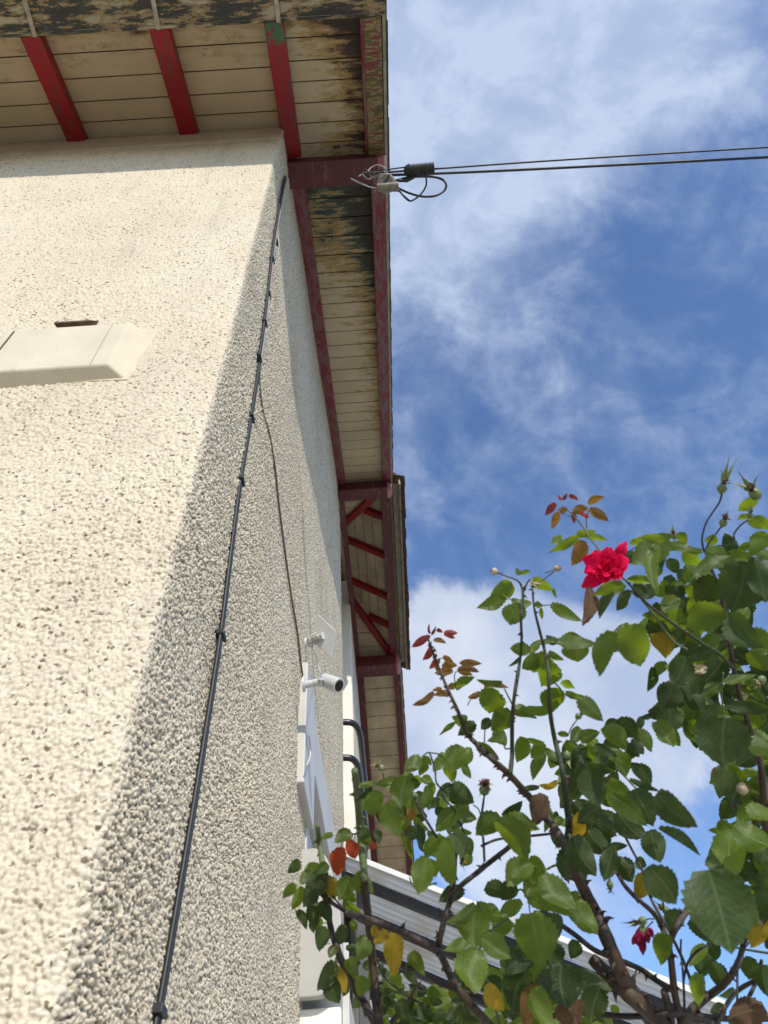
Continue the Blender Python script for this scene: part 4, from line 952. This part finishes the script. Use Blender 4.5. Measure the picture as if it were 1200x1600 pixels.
LEAVES = """672,990,671,975,4,r;674,992,681,979,4,r;682,984,692,988,6,r;694,989,715,989,9,r;694,991,711,997,6,r;668,995,644,1011,11,r;674,1009,661,1031,10,r;672,996,664,993,7,r;678,1000,697,1005,7,b;682,1022,676,1029,5,r;681,1029,671,1045,8,r;686,1029,683,1049,8,b;693,1025,708,1034,8,b;691,1042,714,1040,13,b;707,1048,679,1052,11,b;719,1036,752,1037,10,b;716,1045,748,1050,10,b;715,1048,738,1055,9,b;713,1076,742,1057,13,l;712,1070,698,1074,10,b;690,1075,676,1078,6,b;698,1081,678,1087,10,b;692,1083,704,1087,8,b;677,1082,645,1102,10,b;784,1066,745,1062,9,g;757,1072,795,1075,8,b;770,1078,745,1083,8,b;750,1082,731,1090,9,b;768,1075,764,1114,38,g;815,896,829,893,7,g;815,897,806,888,8,g;832,905,864,922,20,l;864,920,870,934,5,g;797,909,766,932,22,g;800,915,793,935,13,l;790,933,746,950,18,k;800,938,832,942,13,k;810,943,797,976,33,g;835,945,848,947,9,l;845,950,847,968,6,l;862,945,908,970,18,g;828,1015,797,1013,19,g;830,1010,872,1003,9,k;872,1003,853,993,13,d;872,1002,930,1006,20,k;878,996,916,1002,15,l;900,1006,903,1034,40,g;842,1008,828,1022,11,g;858,1018,881,1031,10,g;838,1022,816,1045,23,g;852,1020,833,1050,34,g;870,1040,846,1072,34,l;812,1027,795,1041,5,d;877,1066,898,1076,12,l;884,1082,913,1088,10,l;905,1092,942,1126,27,g;868,1075,864,1112,36,g;860,1108,820,1105,16,g;800,1110,838,1122,19,g;798,1112,768,1141,31,l;766,1124,752,1140,15,d;775,1140,791,1165,20,g;787,1142,762,1158,13,g;730,1122,706,1120,14,g;712,1128,687,1148,7,g;738,1128,712,1130,9,l;742,1130,716,1149,19,d;746,1163,779,1187,17,g;720,1166,703,1206,32,g;733,1168,722,1197,18,g;724,1192,736,1217,13,g;698,1192,706,1223,20,l;695,1182,677,1205,18,g;684,1180,698,1184,9,g;656,1182,632,1206,22,g;658,1186,656,1212,15,l;660,1183,675,1196,9,g;660,1214,677,1226,14,k;655,1214,641,1230,15,g;705,1226,682,1245,18,d;686,1245,673,1263,12,d;707,1226,740,1254,28,d;702,1240,722,1257,14,d;668,1228,662,1264,14,g;678,1224,674,1249,13,l;620,1218,586,1227,12,g;584,1223,557,1227,9,g;580,1230,556,1250,9,d;578,1244,557,1268,23,k;590,1236,582,1275,26,g;634,1214,625,1262,34,g;632,1208,650,1232,22,g;600,1260,625,1306,29,g;606,1253,630,1286,20,g;650,1268,625,1288,17,b;650,1262,662,1283,13,y;648,1278,670,1298,12,g;650,1288,657,1326,15,d;628,1304,643,1343,10,l;655,1318,670,1332,15,d;717,1264,681,1299,26,g;714,1258,684,1275,13,l;714,1260,744,1280,21,k;722,1275,708,1297,17,d;736,1302,703,1297,9,l;690,1306,664,1342,19,g;694,1308,684,1346,15,l;698,1311,706,1384,27,g;704,1304,726,1340,29,d;718,1306,736,1336,22,k;666,1340,654,1396,33,g;668,1342,681,1370,20,l;734,1328,720,1350,23,g;722,1340,730,1350,9,y;781,1276,744,1304,32,g;788,1280,842,1296,24,l;780,1282,824,1343,40,l;786,1275,816,1252,16,d;850,1242,836,1290,30,o;842,1230,814,1233,8,d;870,1221,842,1227,9,y;852,1258,851,1300,14,l;817,1152,808,1191,24,g;848,1160,830,1184,22,g;850,1180,832,1218,17,k;824,1155,850,1160,8,g;852,1172,884,1186,14,k;872,1178,860,1200,20,g;880,1182,894,1188,9,d;884,1158,902,1174,14,g;906,1138,892,1162,18,k;888,1149,871,1146,7,l;908,1158,937,1144,20,g;918,1166,917,1194,26,g;942,1138,978,1172,28,g;966,1128,944,1138,15,d;966,1124,996,1152,32,d;994,1140,1018,1174,18,g;1003,1120,996,1142,11,d;1003,1122,1026,1112,8,d;980,1158,982,1181,7,d;930,1165,964,1182,15,d;963,1174,978,1213,24,g;962,1202,993,1192,11,d;918,1192,962,1205,13,d;920,1202,937,1260,40,K;910,1200,888,1242,15,d;952,1220,992,1255,28,l;955,1238,966,1272,21,l;955,1244,1010,1290,26,g;992,1234,1020,1290,40,d;966,1268,1006,1310,36,d;985,1218,1030,1236,9,d;1028,1240,1089,1291,40,d;1031,1294,1093,1336,15,d;1016,1298,1031,1347,34,d;905,1270,899,1311,20,y;937,1260,902,1286,26,d;938,1268,962,1302,24,d;932,1288,904,1312,28,d;897,1308,931,1368,40,d;918,1298,952,1334,32,d;864,1298,873,1326,16,d;880,1328,889,1380,22,d;957,1328,944,1376,28,d;948,1328,980,1321,12,d;963,1343,988,1378,30,d;993,1344,1010,1353,18,d;1006,1368,992,1405,25,y;1012,1356,1056,1411,44,d;1016,1354,1020,1390,12,o;828,1348,793,1385,34,g;826,1344,854,1364,26,k;850,1364,820,1401,31,k;848,1368,900,1421,35,k;898,1393,908,1451,26,g;903,1408,933,1459,30,k;826,1405,892,1430,24,l;802,1378,784,1406,26,d;814,1408,778,1432,20,g;745,1414,792,1436,22,g;741,1413,698,1441,18,g;742,1424,742,1483,46,k;732,1468,694,1485,16,k;752,1466,797,1497,30,k;797,1438,773,1468,28,g;830,1430,843,1510,64,l;852,1430,874,1464,32,d;744,1485,726,1518,24,d;745,1484,742,1552,48,k;765,1530,793,1542,26,k;762,1538,787,1579,26,y;878,1508,886,1574,66,K;903,1518,955,1546,30,K;938,1544,924,1598,38,d;868,1473,862,1512,38,d;832,1498,788,1522,30,d;822,1518,800,1580,46,d;846,1538,820,1605,32,b;838,1543,862,1610,32,g;776,1518,790,1536,26,k;878,1568,902,1610,44,o;643,1488,663,1524,19,k;638,1504,651,1539,15,d;615,1523,623,1548,21,g;
1004,840,1053,836,13,l;1005,842,983,851,13,l;1042,840,988,882,42,g;1028,854,1028,928,20,k;1042,858,1033,892,12,d;1044,848,1098,863,13,k;1058,834,1072,850,15,l;1070,858,1096,882,24,l;1120,848,1101,843,15,l;1104,860,1140,874,26,g;1140,869,1083,902,25,k;1152,860,1132,882,10,k;1015,908,977,906,14,l;975,913,943,936,22,k;984,923,965,953,15,d;990,913,1014,932,20,d;1057,933,1036,957,24,k;1117,903,1088,942,40,d;1162,878,1143,954,66,D;1165,863,1139,892,27,g;1180,872,1196,940,38,K;1172,843,1210,840,14,g;1210,836,1166,874,18,g;1170,813,1208,827,20,l;1182,778,1154,798,16,l;1172,804,1152,812,9,l;1178,850,1150,862,12,g;1180,860,1210,874,18,g;
880,781,886,771,5,r;889,774,903,781,6,r;878,781,872,773,4,r;868,787,852,805,11,r;871,800,862,826,12,b;886,795,872,796,9,b;896,799,919,793,14,b;920,788,944,777,11,b;922,795,951,814,14,b;908,801,922,808,7,r;895,800,897,818,7,r;902,834,931,829,13,l;877,838,862,851,12,k;903,837,859,863,13,g;915,838,949,844,11,l;910,845,894,883,23,b;918,918,910,976,20,o;957,926,937,966,15,d;976,930,964,954,15,d;972,911,928,931,17,l;957,988,937,1056,30,g;978,988,954,1019,20,d;980,973,954,992,12,k;990,976,1000,1040,46,l;1024,990,1040,1028,34,y;1042,966,1003,962,18,l;1130,953,1073,980,40,l;1140,963,1193,1012,40,K;1165,988,1205,1022,32,k;1112,1016,1066,1029,20,K;1072,1028,1050,1072,34,K;1020,1043,1012,1080,14,d;1042,1038,1018,1062,16,k;1052,1068,1034,1107,38,D;1060,1070,1078,1096,22,d;1047,1103,1040,1147,36,d;1025,1128,1052,1167,26,k;1065,1110,1082,1144,30,d;1078,1085,1098,1112,26,d;1130,1070,1097,1091,18,g;1124,1100,1083,1142,17,K;1132,1123,1130,1198,78,D;1150,1110,1162,1134,22,k;1135,1102,1205,1112,18,K;1132,1066,1182,1054,14,k;1155,1080,1184,1075,15,k;1170,1020,1200,1047,26,g;1168,1163,1206,1168,26,k;1127,1198,1124,1247,30,d;1120,1200,1112,1222,12,b;1174,1243,1206,1252,16,d;1170,1256,1208,1284,28,k;1148,1288,1206,1320,36,k;1147,1296,1150,1368,48,k;1144,1288,1107,1297,12,g;1142,1298,1106,1338,24,g;1103,1346,1152,1366,22,K;1108,1362,1142,1488,100,K;1170,1388,1192,1444,62,K;1195,1433,1173,1480,32,y;1078,1438,1124,1476,34,d;1042,1460,1032,1507,28,l;1120,1474,1104,1503,22,d;1102,1478,1078,1510,18,g;1100,1488,1098,1527,28,K;1112,1503,1126,1544,26,d;1092,1523,1092,1572,22,l;1174,1496,1170,1530,26,d;1192,1508,1202,1558,30,d;1062,1423,1050,1462,28,d;1146,1544,1124,1556,10,d;1195,1578,1138,1592,36,o;1132,1573,1110,1582,18,d"""
LEAVESL = """520,1304,502,1309,8,g;549,1302,523,1316,22,k;533,1325,527,1367,26,R;545,1313,555,1342,19,R;564,1296,581,1321,17,g;578,1318,588,1325,10,R;467,1344,450,1364,16,d;507,1360,476,1406,30,d;500,1353,473,1369,22,k;472,1386,456,1421,16,k;493,1390,474,1417,22,d;465,1423,479,1452,13,d;484,1416,493,1452,18,d;508,1373,523,1406,22,y;546,1370,529,1406,26,g;556,1366,583,1396,27,g;545,1399,557,1409,11,g;503,1448,499,1486,22,d;503,1408,517,1442,18,d;537,1445,529,1477,18,d;567,1463,559,1502,24,g;548,1440,556,1456,11,k;545,1498,556,1527,20,l;551,1518,558,1547,14,y;526,1510,541,1552,20,y;572,1528,559,1556,24,g;516,1528,530,1567,26,d;522,1503,496,1547,24,d;527,1478,514,1496,13,k;618,1460,616,1526,29,y;602,1451,586,1475,19,y;590,1446,582,1463,13,y;500,1375,488,1398,20,d;512,1350,495,1366,16,g;488,1362,470,1382,18,k"""
SB = new_store(); SL_ = new_store()
def parse(s, st, **k):
    for q in s.replace('\n', '').split(';'):
        if not q.strip(): continue
        a = q.split(','); place_leaf(*[float(x) for x in a[:5]], a[5], st, **k)
parse(LEAVES, SB)
for q in LEAVESL.split(';'):
    a = q.split(','); place_leaf(*[float(x) for x in a[:5]], a[5], SL_, dep=1.22 + random.uniform(-.06, .05))
# deeper, shaded growth behind the leaves that show best
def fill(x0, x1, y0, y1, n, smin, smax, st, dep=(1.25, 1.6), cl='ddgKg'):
    for _ in range(n):
        x = random.uniform(x0, x1); y = random.uniform(y0, y1); s = random.uniform(smin, smax); a = random.uniform(.2, PI - .2)
        if random.random() < .35: a = random.uniform(0, 2 * PI)
        place_leaf(x, y, x + s * math.cos(a), y + s * math.sin(a), s * random.uniform(.45, .75), random.choice(cl), st, dep=random.uniform(*dep))
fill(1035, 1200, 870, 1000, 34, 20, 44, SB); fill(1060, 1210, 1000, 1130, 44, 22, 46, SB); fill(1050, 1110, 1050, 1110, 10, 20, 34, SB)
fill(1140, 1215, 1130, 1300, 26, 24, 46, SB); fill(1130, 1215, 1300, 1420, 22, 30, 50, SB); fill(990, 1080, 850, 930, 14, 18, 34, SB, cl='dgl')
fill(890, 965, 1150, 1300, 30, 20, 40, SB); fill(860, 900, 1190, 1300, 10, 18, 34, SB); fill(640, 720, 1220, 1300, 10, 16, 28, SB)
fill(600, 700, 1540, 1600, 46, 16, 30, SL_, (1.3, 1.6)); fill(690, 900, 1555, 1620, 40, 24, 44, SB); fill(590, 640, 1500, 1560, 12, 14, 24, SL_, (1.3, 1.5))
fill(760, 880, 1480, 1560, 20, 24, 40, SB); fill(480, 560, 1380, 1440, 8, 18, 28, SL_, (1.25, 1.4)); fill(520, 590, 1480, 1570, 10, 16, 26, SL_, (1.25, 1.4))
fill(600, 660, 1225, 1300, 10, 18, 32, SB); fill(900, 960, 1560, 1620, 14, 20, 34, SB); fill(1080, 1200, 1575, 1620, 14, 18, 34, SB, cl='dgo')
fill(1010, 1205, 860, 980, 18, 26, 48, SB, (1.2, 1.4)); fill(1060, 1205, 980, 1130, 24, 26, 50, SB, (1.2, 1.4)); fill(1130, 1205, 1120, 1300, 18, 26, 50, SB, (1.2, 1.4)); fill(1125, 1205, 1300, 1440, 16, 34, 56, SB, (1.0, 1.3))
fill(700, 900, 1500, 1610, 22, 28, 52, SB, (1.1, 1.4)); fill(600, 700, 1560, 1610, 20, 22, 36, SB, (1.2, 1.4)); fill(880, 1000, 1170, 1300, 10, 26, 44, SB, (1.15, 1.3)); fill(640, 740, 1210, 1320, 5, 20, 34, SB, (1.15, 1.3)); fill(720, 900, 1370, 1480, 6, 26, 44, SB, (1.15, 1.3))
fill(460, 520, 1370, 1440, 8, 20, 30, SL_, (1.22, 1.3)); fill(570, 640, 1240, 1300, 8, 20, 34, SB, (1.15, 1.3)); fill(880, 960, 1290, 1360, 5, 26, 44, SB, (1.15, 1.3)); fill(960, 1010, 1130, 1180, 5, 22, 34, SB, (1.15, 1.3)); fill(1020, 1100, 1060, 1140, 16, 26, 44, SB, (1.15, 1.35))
store_obj('foliage', SB, RB); store_obj('foliage', SL_, RL)

# ---- flowers, buds and hips
def petalmat(name, col, tr, rough=.45):
    m = Mat(name); n = m.noise(60, 5, .6); c = m.mix(m.step(n, .3, .7), tuple(x * .7 for x in col), col)
    m.b.inputs['Specular IOR Level'].default_value = .2; m.set('Base Color', c).set('Roughness', rough); t = m.N.new('ShaderNodeBsdfTranslucent'); t.inputs[0].default_value = m.c(tr)
    ms = m.N.new('ShaderNodeMixShader'); ms.inputs[0].default_value = .30; m.L.new(m.b.outputs[0], ms.inputs[1]); m.L.new(t.outputs[0], ms.inputs[2]); m.L.new(ms.outputs[0], m.o.inputs[0])
    m.bump(m.noise(140, 5, .6), .0008); return m.m
PET = petalmat('rose_pink_petal', (.86, .004, .085), (1.0, .01, .10), .8); PMG = petalmat('faded_magenta_petal', (.25, .010, .055), (.40, .01, .06))
SEP = simple('green_sepal', (.22, .26, .09), .55, .3, 50, 150, .0006, dirt=(.35, .28, .12), dirt_amt=.4); HIP = simple('green_hip', (.17, .22, .08), .45, .25, 40, 150, .0005)
DRY = simple('dry_stamens', (.20, .075, .04), .85, .5, 90, 300, .001); PALE = simple('dry_pale_petal', (.46, .38, .24), .8, .3, 60, 200, .001, dirt=(.25, .10, .05), dirt_amt=.6)
def petal(c, ax, az_, rad, size, open_, wid, parent, mat, name='petal', ruff=.12, curlback=.35):
    """one cupped petal: rooted near c, leaning out from axis ax by open_ radians"""
    ax = ax.normalized(); u = ax.orthogonal().normalized(); u.rotate(Matrix.Rotation(az_, 3, ax)); s_ = ax.cross(u)
    V = []; F = []; NA, NB = 9, 8; ph = random.uniform(0, 6)
    for i in range(NA + 1):
        t = i / NA
        ang = open_ * (.35 + .65 * t) + curlback * max(0, t - .65) ** 1.3 * 3
        if i == 0: cp = c + u * rad * .25; d_ = ax
        else: cp = cp + (ax * math.cos(ang) + u * math.sin(ang)) * (size / NA)
        nrm_ = (u * math.cos(ang) - ax * math.sin(ang))
        w = wid * (math.sin(PI * (.12 + .80 * t)) ** .7) * .5
        for j in range(NB + 1):
            q = -1 + 2 * j / NB
            cup = -.30 * w * q * q
            rf = ruff * size * t * t * math.sin(ph + q * 5.5) * .35 * abs(q) ** .5
            V.append(cp + s_ * w * q + nrm_ * (cup * -1 * -1 + rf) - ax * (0) + (ax * math.cos(ang) + u * math.sin(ang)) * (-.10 * size * q * q * t))
    for i in range(NA):
        for j in range(NB): p = i * (NB + 1) + j; F.append((p, p + 1, p + NB + 2, p + NB + 1))
    o = obj(name, V, F, mat, parent, True); sm = o.modifiers.new('smooth', 'SUBSURF'); sm.levels = 1; sm.render_levels = 1; return o
def sepals(c, ax, n, ln, wd, opens, parent, mat=SEP, tw=0.0):
    for k in range(n):
        az_ = tw + 2 * PI * k / n; a = ax.normalized(); u = a.orthogonal().normalized(); u.rotate(Matrix.Rotation(az_, 3, a)); s_ = a.cross(u)
        V = []; F = []; op = opens[k % len(opens)]; L_ = ln * random.uniform(.75, 1.15); cp = c.copy()
        for i in range(8):
            t = i / 7; ang = op * (.4 + .8 * t)
            if i: cp = cp + (a * math.cos(ang) + u * math.sin(ang)) * L_ / 7
            w = wd * (1 - t) ** .8 * (.6 + .7 * math.sin(PI * min(1, t * 1.6)) if t < .62 else .55) * .5 + .0002
            nn_ = u * math.cos(ang) - a * math.sin(ang)
            V += [cp - s_ * w + nn_ * w * .3, cp, cp + s_ * w + nn_ * w * .3]
        for i in range(7):
            for j in (0, 1): p = i * 3 + j; F.append((p, p + 1, p + 4, p + 3))
        obj('sepal', V, F, mat, parent, True)
def ball(c, ax, prof, mat, parent, name, seg=14):
    a = ax.normalized(); o = MB().tube([c + a * z for z, r in prof], [r for z, r in prof], seg).build(name, mat, parent, smooth=True); return o
def imgdir(dx, dy, toward=0.0): return (CR * dx - CU * dy - CF * toward).normalized()
def hip(px, py, dx, dy, size, parent, D=1.2, ns=5, sl=1.0, opens=(.5, 1.2, .3, .9, .4), head=DRY, body=HIP, fuzz=16, pale=False):
    k = size * D / FPX; c = at(px, py, D); ax = imgdir(dx, dy, .25)
    o = ball(c - ax * k * .5, ax, [(-.1 * k, .05 * k), (0, .18 * k), (.25 * k, .42 * k), (.55 * k, .48 * k), (.8 * k, .36 * k), (.95 * k, .28 * k)], body, parent, 'rose_hip')
    t = c + ax * k * .42
    sepals(t, ax, ns, k * 1.5 * sl, k * .42, opens, o, tw=random.uniform(0, 6))
    mb = MB()
    for i in range(fuzz):
        d_ = (ax * random.uniform(.3, 1.2) + Vector((random.uniform(-1, 1), random.uniform(-1, 1), random.uniform(-1, 1))) * .6).normalized()
        mb.tube([t, t + d_ * k * .35, t + d_ * k * random.uniform(.5, .75) + Vector((0, 0, -.05 * k))], [k * .09, k * .05, k * .06], 5)
    mb.build('stamens', head, o, smooth=True); return o
hip(1128, 763, .15, -1, 16, RB, sl=1.9, opens=(.25, .95, .35, .5, .12)); hip(1180, 772, -.7, -.6, 20, RB, sl=1.4); hip(1130, 817, .2, -.9, 13, RB, sl=.9, fuzz=30); hip(1053, 838, -.3, -.8, 10, RB, fuzz=24)
hip(757, 1234, 0, -1, 18, RB, sl=.8, opens=(2.3, 2.5, 2.1), fuzz=34); hip(596, 1200, -.7, -.5, 11, RB, opens=(1.2, .4, 1.9), fuzz=22); hip(647, 1244, -.5, -.6, 13, RB, fuzz=26); hip(893, 1349, .9, .1, 15, RB, opens=(2.4, 1.9, 2.6), fuzz=26)
hip(953, 1382, 0, 1, 12, RB, sl=.35, fuzz=5, head=HIP); hip(1004, 1439, -.9, .1, 14, RB, sl=1.2, opens=(.5, .3, .8), fuzz=8); hip(1040, 1422, -.6, -.5, 13, RB, fuzz=14); hip(904, 1119, .6, -.7, 11, RB, sl=.8, fuzz=14, head=PALE)
hip(1190, 1062, -.5, .3, 14, RB, fuzz=26, head=PALE); hip(886, 1180, 0, 1, 12, RB, fuzz=14); hip(902, 1168, .5, -.5, 10, RB, sl=.6, fuzz=6); hip(1172, 806, 0, -1, 9, RB, sl=1.2, fuzz=4); hip(722, 1344, 0, 1, 8, RB, fuzz=8, head=PALE)
def drybud(px, py, dx, dy, size, D=1.12):
    k = size * D / FPX; c = at(px, py, D); ax = imgdir(dx, dy, .2)
    o = ball(c - ax * k * .5, ax, [(0, .1 * k), (.15 * k, .35 * k), (.45 * k, .52 * k), (.75 * k, .42 * k), (.98 * k, .18 * k)], PALE, RB, 'dry_bud')
    sepals(c - ax * k * .4, ax, 5, k * .9, k * .45, (.6, .9, .5), o); ball(c + ax * k * .25, ax, [(0, .3 * k), (.2 * k, .24 * k), (.3 * k, .08 * k)], DRY, o, 'dry_tip')
drybud(772, 893, -.8, -.4, 12); drybud(871, 888, .9, -.1, 11); drybud(1160, 1232, .3, -.2, 19, 1.15); drybud(834, 912, 0, -.6, 9)
k = 1.1 / FPX; c = at(834, 915, 1.12); hb = ball(c, imgdir(0, -1), [(-.003, .002), (0, .005), (.003, .006)], HIP, RB, 'spent_flower'); sepals(c, imgdir(0, -1, .3), 8, .016, .006, (1.5, 1.7, 1.3), hb, PALE); 
mb = MB()
for i in range(26):
    d_ = (imgdir(0, -1, .3) + Vector((random.uniform(-1, 1), random.uniform(-1, 1), random.uniform(-1, 1))) * .9).normalized(); mb.tube([c, c + d_ * .006], [.001, .0008], 5)
mb.build('stamens', DRY, hb)
# pink rose
D = 1.15; cf = at(946, 894, D); axf = imgdir(-.25, -.55, .95)
FL = ball(cf - axf * .012, axf, [(0, .004), (.006, .009), (.014, .008)], HIP, RB, 'pink_rose')
sepals(cf - axf * .004, axf, 5, .022, .008, (1.9, 2.2), FL)
for ring, (n, rad, size, op, wd, cb) in enumerate([(3, .001, .024, .05, .018, .1), (4, .003, .027, .20, .022, .3), (5, .005, .030, .42, .026, .5), (6, .007, .033, .68, .029, .7), (7, .008, .036, .98, .031, .8), (6, .009, .038, 1.28, .032, .6)]):
    for i in range(n): petal(cf, axf, 2 * PI * i / n + ring * .9 + random.uniform(-.25, .25), rad, size * random.uniform(.92, 1.08), op + random.uniform(-.12, .14), wd, FL, PET, ruff=.17, curlback=cb)
def flat_petal(p0, p1, w, mat, parent, D=1.14, bend=.006):
    A = at(*p0, D); B = at(*p1, D - .01); a = B - A; L_ = a.length; a.normalize(); n = -ray(*p0).normalized(); n = (n - a * n.dot(a)).normalized(); s_ = a.cross(n); V = []; F = []
    for i in range(9):
        t = i / 8; wv = (math.sin(PI * (.12 + .70 * t)) ** .7 if t < .95 else .42) * w * D / FPX * .5
        for j in range(-3, 4): q = j / 3; V.append(A + a * L_ * (t - (.16 * q * q * t * t)) + s_ * wv * q + n * (bend * math.sin(PI * t) + wv * .35 * q * q - .010 * max(0, t - .7) + .0015 * math.sin(7 * t + 3 * q)))
    for i in range(8):
        for j in range(6): p = i * 7 + j; F.append((p, p + 1, p + 8, p + 7))
    return obj('petal', V, F, mat, parent, True)
flat_petal((944, 896), (909, 917), 24, PET, FL, 1.145); flat_petal((960, 878), (979, 846), 18, PET, FL, 1.15); flat_petal((955, 885), (983, 874), 30, PET, FL, 1.14); flat_petal((955, 890), (974, 897), 22, PET, FL, 1.14)
flat_petal((935, 880), (911, 872), 26, PET, FL, 1.13)
# wilted magenta rose
c = at(1003, 1452, 1.1); WR = ball(c, imgdir(.1, 1), [(-.004, .003), (0, .006), (.006, .005)], HIP, RB, 'wilted_rose')
sepals(c, imgdir(.4, -1), 4, .014, .006, (.6, 1.3), WR)
for a_, b_, wd in (((1003, 1450), (996, 1478), 16), ((1002, 1455), (1005, 1494), 12), ((1006, 1454), (1014, 1474), 13), ((1004, 1452), (1002, 1480), 14), ((1012, 1450), (1020, 1464), 11), ((998, 1462), (988, 1474), 12)): flat_petal(a_, b_, wd, PMG, WR, 1.1, .004)
flat_petal((884, 1215), (893, 1240), 16, PMG, RB, 1.15).name = 'wilted_petal'; flat_petal((938, 1198), (944, 1212), 10, PMG, RB, 1.15).name = 'wilted_petal'
flat_petal((1104, 1046), (1075, 1044), 14, PALE, RB, 1.2).name = 'wilted_petal'
adopt(RB); adopt(RL)
